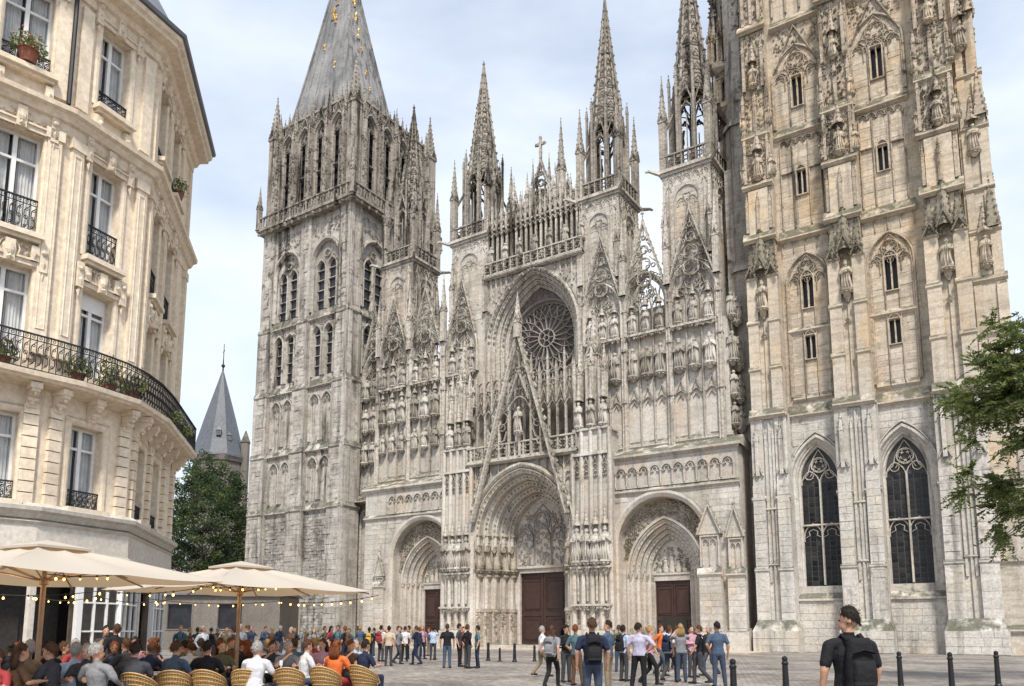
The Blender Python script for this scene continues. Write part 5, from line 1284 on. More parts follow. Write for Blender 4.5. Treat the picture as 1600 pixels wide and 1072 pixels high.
def on_facet(i, x, y, z): M, L_ = facet(i); return M @ Vector((x, y, z))
p = on_facet(0, 7.95, -.18, 16.95); plant(p.x, p.y, p.z, .3, .55, 420, 'leaf_light', 'flower_pot', 'round terracotta pot of leafy flowers on the top floor window ledge', 'flower pot', True, 22)
for i, x, y, nm, lb, n, r, h in ((0, 8.0, -.35, 0, 'bushy balcony plant with red blossom behind the railing at the far left', 260, .2, .6), (1, .6, -.4, 0, 'leafy balcony plant growing behind the railing left of the corner window', 260, .22, .6), (1, 1.7, -.3, 0, 'tall balcony shrub in front of the half shuttered corner window', 340, .22, 1.1), (1, 2.5, -.35, 0, 'trailing green plant spilling over the balcony right of the corner window', 260, .25, .6)):
    p = on_facet(i, x, y, 8.3); plant(p.x, p.y, p.z, r, h, n, 'leaf_light', 'balcony_plant', lb, 'plant', True, 5 if i == 0 else 0, 'plants on the long balcony')
for x, lb in ((2.2, 'vine clump climbing the balcony railing on the receding side'), (3.9, 'vine clump at the far end of the long balcony')):
    p = on_facet(2, x, -.7, 8.4); plant(p.x, p.y, p.z, .25, .5, 240, 'leaf_light', 'balcony_vine', lb, 'plant', False, 0, 'plants on the long balcony')
p = on_facet(2, 3.45, -.2, 17); plant(p.x, p.y, p.z, .2, .7, 260, 'leaf_light', 'flower_pot', 'potted shrub on the top floor ledge of the receding side', 'flower pot')
# ------------------------------------------------------------------ distant church tower, low house, trees
c = W(-45.7, 120); CH = thing('church_tower', 'distant stone church tower with pointed slate roof and iron cross', 'tower', c)
m_ = MB(); m_.frus(0, 0, 0, 27.6, 4.0, 3.75, 8); m_.frus(0, 0, 27.2, 28.1, 4.0, 4.25, 8); m_.build('wall', 'far_stone', CH)
for k in range(8):
    a = 2*PI*k/8; w_ = MB(); w_.ngon(opening(0, 20.5, 24.3, .75, 1.3, 5), -3.62, -3.2); o = w_.build('window', 'glass_black', CH); o.rotation_euler.z = a
    w_ = MB(); w_.rib(opening(0, 20.5, 24.3, .8, 1.4, 5), .3, -3.75, .3); w_.rib([(0, 20.5), (0, 25)], .16, -3.72, .2); o = w_.build('window_surround', 'far_stone', CH); o.rotation_euler.z = a
m_ = MB(); m_.lathe(0, 0, [(4.15, 27.9), (3.35, 30.5), (2.3, 34.5), (.12, 42.2)], 10); rf2 = m_.build('roof', 'slate', CH)
for k, z in ((0, 31), (1, 30.4)):
    d_ = MB(); r = 3.0; d_.box(-.35, .35, -r-.35, -r+.8, z, z+.8); d_.frus(0, -r, z+.8, z+1.5, .6, .01, 4); o = d_.build('dormer', 'lead_dark', rf2); o.rotation_euler.z = .9+k*.5
m_ = MB(); m_.frus(0, 0, 41.8, 44, .14, .08, 6); m_.ball(0, 0, 43.0, .3, 8, 6); m_.frus(0, 0, 43.8, 46.6, .07, .05, 5); m_.box(-.55, .55, -.05, .05, 45.3, 45.45); cr_ = m_.build('cross', 'iron', CH); cr_.rotation_euler.z = -.5
m_ = MB(); m_.frus(3.9, 1.3, 0, 30.5, .75, .7, 8); m_.frus(3.9, 1.3, 30.5, 32.5, .8, .05, 8); o = m_.build('stair_turret', 'far_stone', CH); o.rotation_euler.z = .25
c = W(-30, 66); LH = thing('low_house', 'low grey house with dark windows glimpsed beneath the parasols', 'house', c, PI/2-AL+.05)
m_ = MB(); m_.holes(rect(-9, 11, 0, 4.4), [rect(-6+4*k, -4+4*k, 1.6, 3.7) for k in range(4)], -2, .25); m_.box(-9, 11, -1.6, 5, 0, 4.4); m_.build('wall', 'far_stone', LH)
for k in range(4):
    w_ = MB(); w_.box(-6+4*k, -4+4*k, -1.8, -1.72, 1.6, 3.7); w_.build('window', 'glass_black', LH); w_ = MB(); w_.rib(rect(-6+4*k, -4+4*k, 1.6, 3.7), .14, -2.05, .2, True); w_.build('window_surround', 'far_stone', LH)
m_ = MB(); m_.add([(-9.3, -2.3, 4.4), (11.3, -2.3, 4.4), (11.3, 1.7, 4.9), (-9.3, 1.7, 4.9), (11.3, 5.3, 4.4), (-9.3, 5.3, 4.4)], [(0, 1, 2, 3), (3, 2, 4, 5), (1, 4, 2), (0, 3, 5)]); m_.build('roof', 'slate', LH)
def branchy(mb, p, d, L_, r, depth, tips, rnd, spread=.7, droop=0.):
    pts = [p]; rr = [r]; q = p.copy(); dd = d.copy()
    for k in range(4):
        dd = (dd+Vector((rnd.gauss(0, .13), rnd.gauss(0, .13), rnd.gauss(0, .1)-droop))).normalized(); q = q+dd*L_/4; pts.append(q.copy()); rr.append(r*(1-.15*(k+1)))
    mb.tube(pts, rr, 6 if depth > 1 else 4)
    if depth == 0: tips.append((pts[1], dd, L_)); tips.append((q, dd, L_)); return
    for k in range(3 if depth > 1 else 4):
        a = pts[rnd.choice((2, 3, 4, 4))]; e = (dd+Vector((rnd.gauss(0, spread), rnd.gauss(0, spread), rnd.gauss(.1, spread*.6)))).normalized()
        branchy(mb, a, e, L_*rnd.uniform(.55, .8), r*.5, depth-1, tips, rnd, spread, droop)
    if depth == 1: tips.append((q, dd, L_))
# dark tree behind the corner building
rnd = random.Random(3); c = W(-38.2, 98); TR = thing('tree', 'dense dark green tree rising between the cream building and the square tower', 'tree', c)
m_ = MB(); tips = []
m_.tube([(0, 0, 0), (.2, 0, 4), (0, .2, 9)], [.5, .42, .3], 8)
for k in range(7): branchy(m_, Vector((0, 0, 4+k*.9)), Vector((math.cos(k*2.4), math.sin(k*2.4), .9)).normalized(), 5.5-.25*k, .22, 2, tips, rnd)
m_.build('trunk', 'bark', TR)
lv = MB(); ll = MB()
def crown_ok(q): 
    u = Vector((q.x/5.2, q.y/5.2, (q.z-12.5)/11.5)); return u.length < 1+.15*math.sin(q.x*1.3+q.z)*math.cos(q.y*1.1+q.z*.7)
clumps = []
while len(clumps) < 620:
    q = Vector((rnd.uniform(-6, 6), rnd.uniform(-6, 6), rnd.uniform(1.5, 24)))
    if crown_ok(q) and (q.x**2+q.y**2)/27+((q.z-12.5)/11.5)**2 > .35: clumps.append(q)
for q in clumps:
    tgt = ll if rnd.random() < .18 else lv; s = rnd.uniform(.5, .95)
    for _ in range(62):
        o = Vector((random.gauss(0, s*.55), random.gauss(0, s*.55), random.gauss(0, s*.4))); leaf(tgt, q+o, .19*random.uniform(.7, 1.3), Vector((o.x, o.y, .2)))
tag(lv.build('crown', 'leaf_dark', TR), None); tag(ll.build('crown', 'leaf', TR), None)
# near tree leaning in from the right
rnd = random.Random(11); c = W(17.0, 22.8); T2 = thing('tree', 'feathery light green tree leaning in from the right edge before the tower', 'tree', c)
m_ = MB(); tips = []
m_.tube([(0, 0, 0), (-.1, 0, 2.5), (0, .1, 5.5), (.1, 0, 8.7)], [.2, .17, .14, .08], 8)
lf = MB(); l2 = MB()
LAT = Vector((-RGT.x, -RGT.y, 0))
for k in range(24):
    z = 4.9+.42*k; a = k*2.4; d = Vector((math.cos(a), math.sin(a), .35))
    if k % 2 == 0: d = LAT+Vector((rnd.gauss(0, .35), rnd.gauss(0, .35), .2+rnd.uniform(-.1, .3)))
    branchy(m_, Vector((0, .05, min(z, 8.6))), d.normalized(), 2.2-.02*k, .05, 1, tips, rnd, .55, .05)
for p, d, L_ in tips:
    for j in range(10):            # pinnate sprays
        dd = (d+Vector((rnd.gauss(0, .7), rnd.gauss(0, .7), rnd.gauss(-.1, .75)))).normalized(); ln_ = rnd.uniform(.35, .85)
        m_.tube([p, p+dd*ln_*.5, p+dd*ln_+Vector((0, 0, -.14))], .006, 3)
        for i in range(8):
            q = p+dd*ln_*(i+1)/8+Vector((0, 0, -.16*(i/8)**2)); s = dd.cross(Vector((0, 0, 1))).normalized()
            for sg in (-1, 1): leaf(lf if rnd.random() < .5 else l2, q+s*sg*.05, .075*rnd.uniform(.7, 1.4), s*sg+dd*.5+Vector((0, 0, -.2)))
m_.build('trunk', 'bark', T2); lf.build('crown', 'leaf', T2); l2.build('crown', 'leaf_light', T2)
# ------------------------------------------------------------------ bollards
def bollard_mesh(h):
    m_ = MB(); m_.lathe(0, 0, [(.001, 0), (.1, 0), (.1, .06), (.075, .1), (.06, h*.8), (.075, h*.82), (.075, h*.85), (.05, h*.88), (.062, h*.93), (.055, h*.97), (.001, h)], 12)
    return m_.mesh('post', 'iron', True)
BM = bollard_mesh(1.0); BS = bollard_mesh(.82)
def bollard(lat, fwd, label, me=BM, sc=1.):
    t_ = thing('bollard', label, 'bollard', W(lat, fwd), 0, 'black iron bollards on the square'); put('post', me, t_, (0, 0, 0), 0, sc)
    mm = MB().frus(0, 0, .0, .02, .15, .14, 12); mm.build('base_plate', 'iron', t_)
for px, top, lb in ((1143, 1028, 'black iron bollard beside the man in the denim blue shirt'), (1224, 1024, 'black iron bollard standing alone in front of the tower windows, left of the backpack man'), (1402, 1017, 'black iron bollard just right of the man with the black backpack'), (1481, 1018, 'second black iron bollard right of the backpack man'), (1553, 1016, 'rightmost black iron bollard near the right edge')):
    d = 1242*(1.55-1.0)/(top-985); bollard((px-800)/1242*d, d, lb)
for px, bot, lb, s in ((763, 1032, 'leftmost short black bollard at the foot of the portal pier', 1.15), (781, 1033, 'slim short bollard in the middle of three before the great portal', .85), (804, 1034, 'right one of the three short bollards before the great portal steps', 1.15), (835, 1033, 'short black bollard behind the woman with the grey bag', 1.0), (680, 1030, 'short black bollard behind the four men standing in a row', 1.0)):
    d = 1242*1.55/(bot-985); bollard((px-800)/1242*d, d, lb, BS, s)
# ------------------------------------------------------------------ cafe parasols
def parasol(lat, fwd, cdir, label, half=2.85):
    c = W(lat, fwd); t_ = thing('cafe_parasol', label, 'parasol', c, 0, 'square cafe parasols')
    f = (RGT*cdir[0]+FWD*cdir[1]).normalized(); a0 = math.atan2(f.y, f.x); n = 8; zr, za = 2.42, 2.98
    cp = MB(); rows = 10; corners = [Vector((half*math.cos(a0+k*PI/2), half*math.sin(a0+k*PI/2), 0)) for k in range(4)]
    for k in range(4):
        A, B = corners[k], corners[(k+1) % 4]; o = len(cp.v); m_ = 12
        for j in range(rows+1):
            r = j/rows
            for i in range(m_+1):
                u = i/m_; p = A.lerp(B, u)*(.02+.98*r); z = za+(zr-za)*r**1.12-.05*math.sin(PI*r)*abs(math.sin(2*PI*u))-(.035*abs(math.sin(PI*2*u))*r)+.004*math.sin(9*r+5*u+k)
                cp.v.append((p.x, p.y, z))
        for j in range(rows):
            for i in range(m_): q = o+j*(m_+1)+i; cp.f.append((q, q+1, q+m_+2, q+m_+1))
    cp.build('canopy', 'canvas', t_, True)
    vt = MB()
    for k in range(4):
        A, B = corners[k]*.24, corners[(k+1) % 4]*.24
        vt.add([(A.x, A.y, 2.94), (B.x, B.y, 2.94), (0, 0, 3.07)], [(0, 1, 2)]); vt.add([(A.x, A.y, 2.94), (B.x, B.y, 2.94), (B.x, B.y, 2.9), (A.x, A.y, 2.9)], [(0, 1, 2, 3)])
    vt.build('vent_cap', 'canvas', t_)
    MB().lathe(0, 0, [(.042, 0), (.042, 3.0), (.0005, 3.02)], 10).build('pole', 'pole_wood', t_)
    MB().lathe(0, 0, [(.04, 2.3), (.08, 2.32), (.08, 2.42), (.04, 2.44)], 10).build('hub', 'pole_wood', t_)
    MB().box(-.4, .4, -.4, .4, 0, .1).build('base', 'iron', t_)
    for k in range(8):
        e = corners[k//2] if k % 2 == 0 else (corners[k//2]+corners[(k//2+1) % 4])/2
        r = MB(); r.tube([(e.x*.02, e.y*.02, za-.06), (e.x*.5, e.y*.5, za+(zr-za)*.46-.055), (e.x*.985, e.y*.985, zr-.05)], .016, 5); rb = r.build('rib', 'pole_wood', t_)
        s = MB(); s.tube([(e.x*.02, e.y*.02, 2.38), (e.x*.48, e.y*.48, za+(zr-za)*.44-.07)], .013, 5); s.build('strut', 'pole_wood', rb)
    return t_
parasol(-6.0, 17.4, (.5, -2.8), 'cream parasol in front of the rubble base of the square tower')
parasol(-7.9, 13.3, (1.0, -2.7), 'nearer cream parasol at the left edge in front of the shopfront')
# ------------------------------------------------------------------ strings of bulbs
BULB = MB().ball(0, 0, -.06, .02, 8, 6, 1, 1, 1.25).mesh('bulb', 'bulb', True); CAP = MB().frus(0, 0, -.03, .02, .018, .014, 6).mesh('bulb_socket', 'bulb_cap')
def lights_string(pts, sag, label, n):
    base = W(*pts[0][:2]); t_ = thing('string_lights', label, 'string lights', (base.x, base.y, 0), 0, 'warm bulb strings under the parasols'); cb = MB(); P_ = []
    for a, b_ in zip(pts, pts[1:]):
        A, B = W(*a)-Vector((base.x, base.y, 0)), W(*b_)-Vector((base.x, base.y, 0)); q = []
        for i in range(13): u = i/12; p = A.lerp(B, u); p.z -= sag*4*u*(1-u); q.append(p)
        cb.tube(q, .008, 4); P_ += q
    cb.build('cable', 'cable', t_)
    m_ = len(P_)-1
    for i in range(n):
        u = max(0, min(m_-.01, (i+.5+random.uniform(-.38, .38))/n*m_)); k = int(u); p = P_[k].lerp(P_[min(k+1, m_)], u-k)
        put('bulb', BULB, t_, tuple(p), 0, random.uniform(.65, 1.15)); put('bulb_socket', CAP, t_, tuple(p))
lights_string([(-8.9, 19.2, 2.32), (-6.0, 20.4, 2.3), (-3.1, 18.4, 2.36)], .1, 'string of warm bulbs hung along the far rim of the right parasol', 22)
lights_string([(-11.2, 18.4, 2.36), (-9.9, 18.8, 2.36), (-8.4, 19.6, 2.32)], .12, 'string of warm bulbs between shopfront and right parasol', 13)
lights_string([(-10.5, 14.9, 2.3), (-8.3, 15.9, 2.34), (-5.4, 14.4, 2.38)], .1, 'string of warm bulbs along the far rim of the left parasol', 16)
lights_string([(-7.9, 13.3, 2.5), (-6.9, 13.6, 2.5)], .04, 'short string of bulbs round the hub of the left parasol', 5)
lights_string([(-6.9, 17.3, 2.52), (-6.0, 17.2, 2.5), (-5.0, 17.5, 2.55)], .04, 'short string of bulbs round the hub of the right parasol', 8)
# ------------------------------------------------------------------ rattan chairs and tables
for k, (la, fw) in enumerate(((-6.6, 17.2), (-5.3, 17.9), (-8.4, 13.2), (-7.3, 13.7))):     # glow of the lit bulbs under the canopies
    pl_ = bpy.data.lights.new('bulb_glow', 'POINT'); pl_.energy = 9; pl_.color = (1, .55, .2); pl_.shadow_soft_size = .15
    lo_ = bpy.data.objects.new('bulb_glow', pl_); COL.objects.link(lo_); lo_.location = W(la, fw, 2.3)
def chair_meshes():
    out = []
    s = MB(); s.lathe(0, 0, [(.001, .43), (.22, .43), (.235, .445), (.22, .465), (.001, .47)], 16); out.append(('seat', s.mesh('seat', 'rattan')))
    b_ = MB(); rim = []; lowp = []
    N_ = 26
    for i in range(N_+1):
        u = i/N_; a = PI*.5+(u-.5)*PI*1.28; h = .62+.24*math.sin(PI*u)**1.5
        r1 = .27+.05*math.sin(PI*u); p0 = Vector((.235*math.cos(a), .235*math.sin(a), .45)); p1 = Vector((r1*math.cos(a), r1*math.sin(a), h)); rim.append(p1); lowp.append(p0)
        b_.tube([p0, p0.lerp(p1, .5)+Vector((.02*math.cos(a), .02*math.sin(a), 0)), p1], .0075, 4)
    for f in (.18, .36, .54, .72, .88): b_.tube([p.lerp(q, f)+Vector((p.x, p.y, 0)).normalized()*.02*math.sin(PI*f) for p, q in zip(lowp, rim)], .009, 4)
    v = [tuple(p) for p in lowp]+[tuple(q*.995) for q in rim]; b_.add(v, [(i, i+1, N_+2+i, N_+1+i) for i in range(N_)])
    out.append(('backrest', b_.mesh('backrest', 'rattan')))
    r = MB(); r.tube(rim, .017, 6); r.tube([rim[0], Vector((rim[0].x, rim[0].y-.06, .5)), Vector((rim[0].x*.9, -.12, .44))], .015, 6); r.tube([rim[-1], Vector((rim[-1].x, rim[-1].y-.06, .5)), Vector((rim[-1].x*.9, -.12, .44))], .015, 6); out.append(('arm_rim', r.mesh('arm_rim', 'rattan')))
    for sx in (-1, 1):
        for sy in (-1, 1): l = MB(); l.tube([(sx*.15, sy*.14, .44), (sx*.2, sy*.2, 0)], .015, 6); out.append(('leg', l.mesh('leg', 'rattan')))
    return out
CM = chair_meshes()
def chair(lat, fwd, rz, label):
    t_ = thing('rattan_chair', label, 'chair', W(lat, fwd), rz, 'rattan cafe chairs')
    for n, me in CM: put(n, me, t_)
TB = [('table_top', MB().lathe(0, 0, [(.001, .72), (.36, .72), (.37, .73), (.37, .745), (.36, .755), (.001, .755)], 20).mesh('table_top', 'table_white')), ('stem', MB().lathe(0, 0, [(.03, .02), (.03, .72)], 8).mesh('stem', 'iron')), ('foot', MB().lathe(0, 0, [(.001, 0), (.22, 0), (.22, .02), (.03, .05)], 12).mesh('foot', 'iron'))]
plain('drink', (.35, .14, .03), .15); plain('glassware', (.5, .52, .52), .08)
GLS = MB().lathe(0, 0, [(.001, 0), (.03, 0), (.012, .01), (.008, .07), (.035, .11), (.038, .16), (.03, .2), (.028, .2), (.03, .12)], 10).mesh('glass_body', 'glassware', True)
PLT = MB().lathe(0, 0, [(.001, .004), (.07, .004), (.12, .018), (.12, .022), (.07, .01), (.001, .01)], 14).mesh('plate', 'table_white', True)
def table(lat, fwd, label, items, where):
    c = W(lat, fwd); t_ = thing('cafe_table', label, 'table', c, 0, 'round cafe tables')
    for n, me in TB: put(n, me, t_)
    for j, (dx, dy, k) in enumerate(items):
        if k == 'g': tag(put('wine_glass', GLS, None, (c.x+dx, c.y+dy, .756)), 'stemmed glass on the '+where, 'glass', 'drinks and plates on the cafe tables')
        else: tag(put('plate', PLT, None, (c.x+dx, c.y+dy, .756)), 'white plate on the '+where, 'plate', 'drinks and plates on the cafe tables')
AN = lambda lat, fwd, phi: math.atan2((-(FWD*math.cos(phi))+RGT*math.sin(phi)).y, (-(FWD*math.cos(phi))+RGT*math.sin(phi)).x)+PI/2   # phi 0 faces the viewer, pi faces away
for px, d, phi, lb in ((572, 16.3, 2.6, 'rightmost rattan chair at the terrace edge'), (512, 15.6, 2.9, 'rattan chair behind the guest in orange'), (455, 15.2, 3.2, 'rattan chair right of the man in the white shirt'), (392, 14.6, 3.1, 'rattan chair of the bald man in the white shirt'), (333, 14.4, 3.0, 'rattan chair left of the right parasol pole'), (278, 14.2, 3.3, 'rattan chair of the guest in denim'), (560, 19.5, .6, 'rattan chair at the back of the terrace under the right parasol rim'), (225, 13.4, 3.0, 'rattan chair at the lower left near the white table')):
    chair((px-800)/1242*d, d, AN(0, 0, phi), lb)
tb = (((430, 16.0), 'white round table before the bald man in the white shirt', [(.1, .1, 'g'), (-.15, 0, 'p')], 'table by the bald man'), ((505, 17.0), 'white round table beside the guest in orange', [(0, .1, 'g'), (.12, -.1, 'p')], 'table beside the guest in orange'), ((262, 15.2), 'white round table before the guest in denim', [(.1, .05, 'g'), (0, -.15, 'p')], 'table before the guest in denim'), ((150, 13.6), 'white round table beside the left parasol pole', [(.1, .05, 'g'), (-.12, -.1, 'p')], 'table beside the left pole'), ((340, 17.6), 'white round table left of the right parasol pole', [(0, .1, 'g')], 'table left of the right pole'), ((80, 15.8), 'white round table before the shop doorway', [(0, 0, 'g')], 'table before the shop doorway'))
for (px, d), lb, it, wh in tb: table((px-800)/1242*d, d, lb, it, wh)
# ------------------------------------------------------------------ people
for k, c in dict(skin=(.48, .27, .18), skin2=(.30, .155, .095), hair_black=(.016, .012, .009), hair_dark=(.022, .015, .011), hair_brown=(.075, .038, .02), hair_grey=(.30, .28, .26), hair_blond=(.32, .2, .09), hair_red=(.16, .05, .02), black=(.012, .012, .014), navy=(.016, .022, .045), denim=(.055, .08, .125), jeans=(.045, .06, .09), grey=(.19, .19, .195), charcoal=(.045, .045, .05), white=(.5, .5, .51), lightblue=(.34, .42, .54), orange=(.52, .12, .03), red=(.26, .035, .035), pink=(.40, .22, .26), lilac=(.36, .34, .43), khaki=(.2, .155, .1), olive=(.09, .085, .045), mustard=(.45, .28, .05), teal=(.07, .12, .14), beige=(.45, .36, .26), brown=(.10, .055, .03), shoe=(.03, .026, .024), shoe_white=(.6, .58, .55), eye=(.01, .008, .007), lips=(.3, .1, .08)).items():
    plain(k, c, .8 if 'skin' not in k else .55, var=.16, vs=14, spec=.2, bump=(.9 if 'hair' not in k else .5) if 'skin' not in k and k not in ('eye', 'lips') else .15)
def ell_tube(mb, a, b_, ra, rb, sq=1., n=10, lat=Vector((1, 0, 0))):
    a, b_ = Vector(a), Vector(b_); d = (b_-a).normalized(); u = (lat-d*lat.dot(d)); u = u.normalized() if u.length > .05 else d.orthogonal().normalized(); v = d.cross(u); rows = []
    L_ = (b_-a).length
    for t_, k in ((-1, .0), (-.85, .5), (-.5, .86), (0, 1)): rows.append((a+d*ra*sq*t_, ra*max(k, .02)))
    for t_, k in ((0, 1), (.5, .86), (.85, .5), (1, .0)): rows.append((b_+d*rb*sq*t_, rb*max(k, .02)))
    o = len(mb.v)
    for p, r in rows:
        for i in range(n): q = 2*PI*i/n; mb.v.append(tuple(p+u*r*math.cos(q)+v*r*sq*math.sin(q)))
    for j in range(len(rows)-1):
        for i in range(n): mb.f.append((o+j*n+i, o+j*n+(i+1) % n, o+(j+1)*n+(i+1) % n, o+(j+1)*n+i))
    mb.f.append(tuple(o+i for i in range(n))[::-1]); mb.f.append(tuple(o+(len(rows)-1)*n+i for i in range(n)))
def person_mesh(P, voxel=.019):
    """P: joints. Returns one continuous body mesh with slots skin, top, trousers, shoes, eyes."""
    V = Vector; pr = []          # (a, b, ra, rb, squash, slot)
    hz = P['hip']; hip = V((0, P.get('hipy', 0), hz)); lean = P.get('lean', 0.); up = V((P.get('tilt', 0), -math.sin(lean), math.cos(lean))); ch = hip+up*.34; sh = hip+up*.49; nk = hip+up*.56; wf = P.get('wide', 1.)
    pr += [(hip-V((.055, 0, .02)), hip+V((.055, 0, -.02)), .115*wf, .115*wf, .95, 2), (hip-up*.03, hip+up*.16, .168*wf, .15*wf, .72, P.get('shirt_low', 1)), (hip+up*.14, ch, .148*wf, .178*wf, .7, 1), (ch, sh-up*.03, .178*wf, .12, .68, 1), (sh+V((-.15*wf, 0, -.05)), sh+V((.15*wf, 0, -.05)), .07, .07, 1, 1), (sh-up*.02, nk+up*.07, .058, .052, 1, 0)]
    for s, A in ((-1, P['L']), (1, P['R'])):
        S = sh+V((s*.195*wf, 0, -.065)); E, H = V(A[0]), V(A[1])
        if not P.get('abs'): E = V((E.x*s, E.y, E.z)); H = V((H.x*s, H.y, H.z))
        pr += [(S, S.lerp(E, .75), .066, .06, 1, 1), (S.lerp(E, .6), E, .048, .043, 1, P.get('sleeve', 0)), (E, H, .042, .028, 1, P.get('sleeve', 0))]
        d = (H-E).normalized(); pr.append((H, H+d*.07, .03, .034, .6, 0))
    for s, A in ((-1, P['Ll']), (1, P['Rl'])):
        K, F = V((A[0][0]*s, A[0][1], A[0][2])), V((A[1][0]*s, A[1][1], A[1][2])); h = hip+V((s*.088, 0, -.03))
        pr += [(h, K, .096*wf, .07, 1, 2), (K, F, .069, .056, 1, 2), (F+V((0, .03, -.035)), F+V((s*.03, -.17, -.045)), .045, .04, .9, 3)]
    mb = MB()
    for a, b_, ra, rb, q, s in pr: ell_tube(mb, a, b_, ra, rb, q)
    yaw = P.get('yaw', 0.); pit = P.get('pitch', 0.); hc = nk+up*.125; Rm = Matrix.Rotation(yaw, 3, 'Z') @ Matrix.Rotation(pit, 3, 'X')
    hd = MB(); hd.ball(0, .01, .02, .1, 14, 10, .78, .98, 1.13); hd.ball(0, -.03, -.055, .07, 10, 8, .84, .95, .95); hd.ball(0, -.05, -.1, .032, 8, 6)
    hd.add([(-.012, -.09, .0), (.012, -.09, .0), (.017, -.115, -.035), (-.017, -.115, -.035), (0, -.075, .02), (0, -.08, -.045)], [(0, 1, 2, 3), (0, 4, 1), (3, 2, 5), (0, 3, 5, 4), (1, 4, 5, 2)])
    for s in (-1, 1): hd.ball(s*.079, .012, -.01, .027, 7, 6, .45, .8, 1.2)
    M4 = Matrix.Translation(hc) @ Rm.to_4x4(); mb.merge(hd, M4)
    me = bpy.data.meshes.new('tmp'); me.from_pydata(mb.v, [], mb.f); ob = bpy.data.objects.new('tmp', me); COL.objects.link(ob)
    rm = ob.modifiers.new('r', 'REMESH'); rm.mode = 'VOXEL'; rm.voxel_size = voxel
    sm = ob.modifiers.new('s', 'SMOOTH'); sm.iterations = 2; sm.factor = .5
    dg = bpy.context.evaluated_depsgraph_get(); dg.update(); me2 = bpy.data.meshes.new_from_object(ob.evaluated_get(dg)); bpy.data.objects.remove(ob); bpy.data.meshes.remove(me)
    verts = [v.co.copy() for v in me2.vertices]; faces = [tuple(p.vertices) for p in me2.polygons]; slots = []
    seg = [(a, b_-a, (b_-a).length_squared, ra, rb, s) for a, b_, ra, rb, q, s in pr]
    for f in faces:
        c = sum((verts[i] for i in f), Vector())/len(f); best = 9; bs = 0
        if (c-hc).length < .125 and c.z > nk.z+.0: slots.append(0); continue
        for a, d, l2, ra, rb, s in seg:
            t_ = max(0, min(1, (c-a).dot(d)/l2)); e = (c-a-d*t_).length-(ra+(rb-ra)*t_)
            if e < best: best = e; bs = s
        if bs == 1 and P['hip'] > .8 and c.z < P['hip']-.05 and abs(c.x) < .2: bs = 2
        slots.append(bs)
    # fingers, eyes and mouth ride along in the same mesh
    ex = MB(); es = []
    def addx(fn, slot):
        n0 = len(ex.f); fn(); es.extend([slot]*(len(ex.f)-n0))
    for s, A in ((-1, P['L']), (1, P['R'])):
        E, H = V(A[0]), V(A[1])
        if not P.get('abs'): E = V((E.x*s, E.y, E.z)); H = V((H.x*s, H.y, H.z))
        d = (H-E).normalized(); q = d.cross(V((1, 0, 0))) if abs(d.x) < .7 else d.cross(V((0, 0, 1))); q.normalize(); inn = d.cross(q).normalized()
        if inn.x*s > 0: inn = -inn
        for j, L_ in enumerate((.066, .078, .072, .055)):
            b0 = H+d*.07+q*(.03-.02*j); addx(lambda: ex.tube([b0, b0+d*L_*.5+inn*.012, b0+d*L_*.85+inn*.034], [.0095, .009, .007], 5), 0)
        b0 = H+d*.02+q*.03; addx(lambda: ex.tube([b0, b0+d*.035+q*.022+inn*.01, b0+d*.065+q*.02+inn*.022], [.011, .010, .008], 5), 0)
    h2 = MB()
    for s in (-1, 1): h2.ball(s*.031, -.082, .005, .009, 6, 4)
    addx(lambda: ex.merge(h2, M4), 4); h3 = MB(); h3.box(-.022, .022, -.099, -.09, -.062, -.054); addx(lambda: ex.merge(h3, M4), 5)
    o = len(verts); verts += [Vector(v) for v in ex.v]; faces += [tuple(i+o for i in f) for f in ex.f]; slots += es
    out = bpy.data.meshes.new('body'); out.from_pydata(verts, [], faces); out.polygons.foreach_set('material_index', slots); out.polygons.foreach_set('use_smooth', [True]*len(faces))
    for k in ('skin', 'grey', 'jeans', 'shoe', 'eye', 'lips'): out.materials.append(MATS[k])
    bpy.data.meshes.remove(me2)
    return dict(me=out, head=M4, hip=hip, up=up, sh=sh)
def hair_mesh(kind):
    m_ = MB(); n, r = 14, 9
    for j in range(r+1):
        a = PI*.5*j/r*(1.42 if kind != 'long' else 1.45)
        for i in range(n):
            q = 2*PI*i/n; front = max(0, -math.sin(q)); sd = abs(math.cos(q))**2; aa = a*(1-.5*front-.17*sd)
            w = 1+.03*math.sin(7*q+j)+.045*random.uniform(-1, 1)
            m_.v.append((.0835*w*max(math.sin(aa), .0)*math.cos(q), .014+(.106-.012*front)*w*math.sin(aa)*math.sin(q), .021+.121*w*math.cos(aa)))
    for j in range(r):
        for i in range(n): m_.f.append((j*n+i, j*n+(i+1) % n, (j+1)*n+(i+1) % n, (j+1)*n+i))
    tip = list(m_.v)
    for k in range(420):
        v = Vector(random.choice(tip)); nrm = Vector((v.x/.08, (v.y-.014)/.1, (v.z-.02)/.12)).normalized(); dn = (Vector((0, .35, -.75))+nrm*.35+Vector((random.gauss(0, .35), random.gauss(0, .3), random.gauss(0, .25)))).normalized(); sd_ = nrm.cross(dn).normalized()*.006
        v += Vector((random.gauss(0, .008), random.gauss(0, .008), random.gauss(0, .006))); e = v+dn*random.uniform(.016, .036)+nrm*.004
        m_.add([tuple(v-sd_+nrm*.001), tuple(v+sd_+nrm*.001), tuple(e)], [(0, 1, 2)])
    if kind == 'long':
        for i in range(17):
            u = -1+2*i/16; x = .085*u; y = .075+.03*(1-u*u); m_.tube([(x*.9, y*.8-.02, .07), (x*1.05, y+.01, -.04), (x*1.15, y+.03, -.14), (x, y+.02, -.25-.03*random.random())], [.026, .03, .028, .008], 5)
    if kind == 'bun': m_.ball(0, .11, .09, .05, 8, 6)
    return m_.mesh('hair', None, True)
HAIR = {k: hair_mesh(k) for k in ('short', 'long', 'bun')}
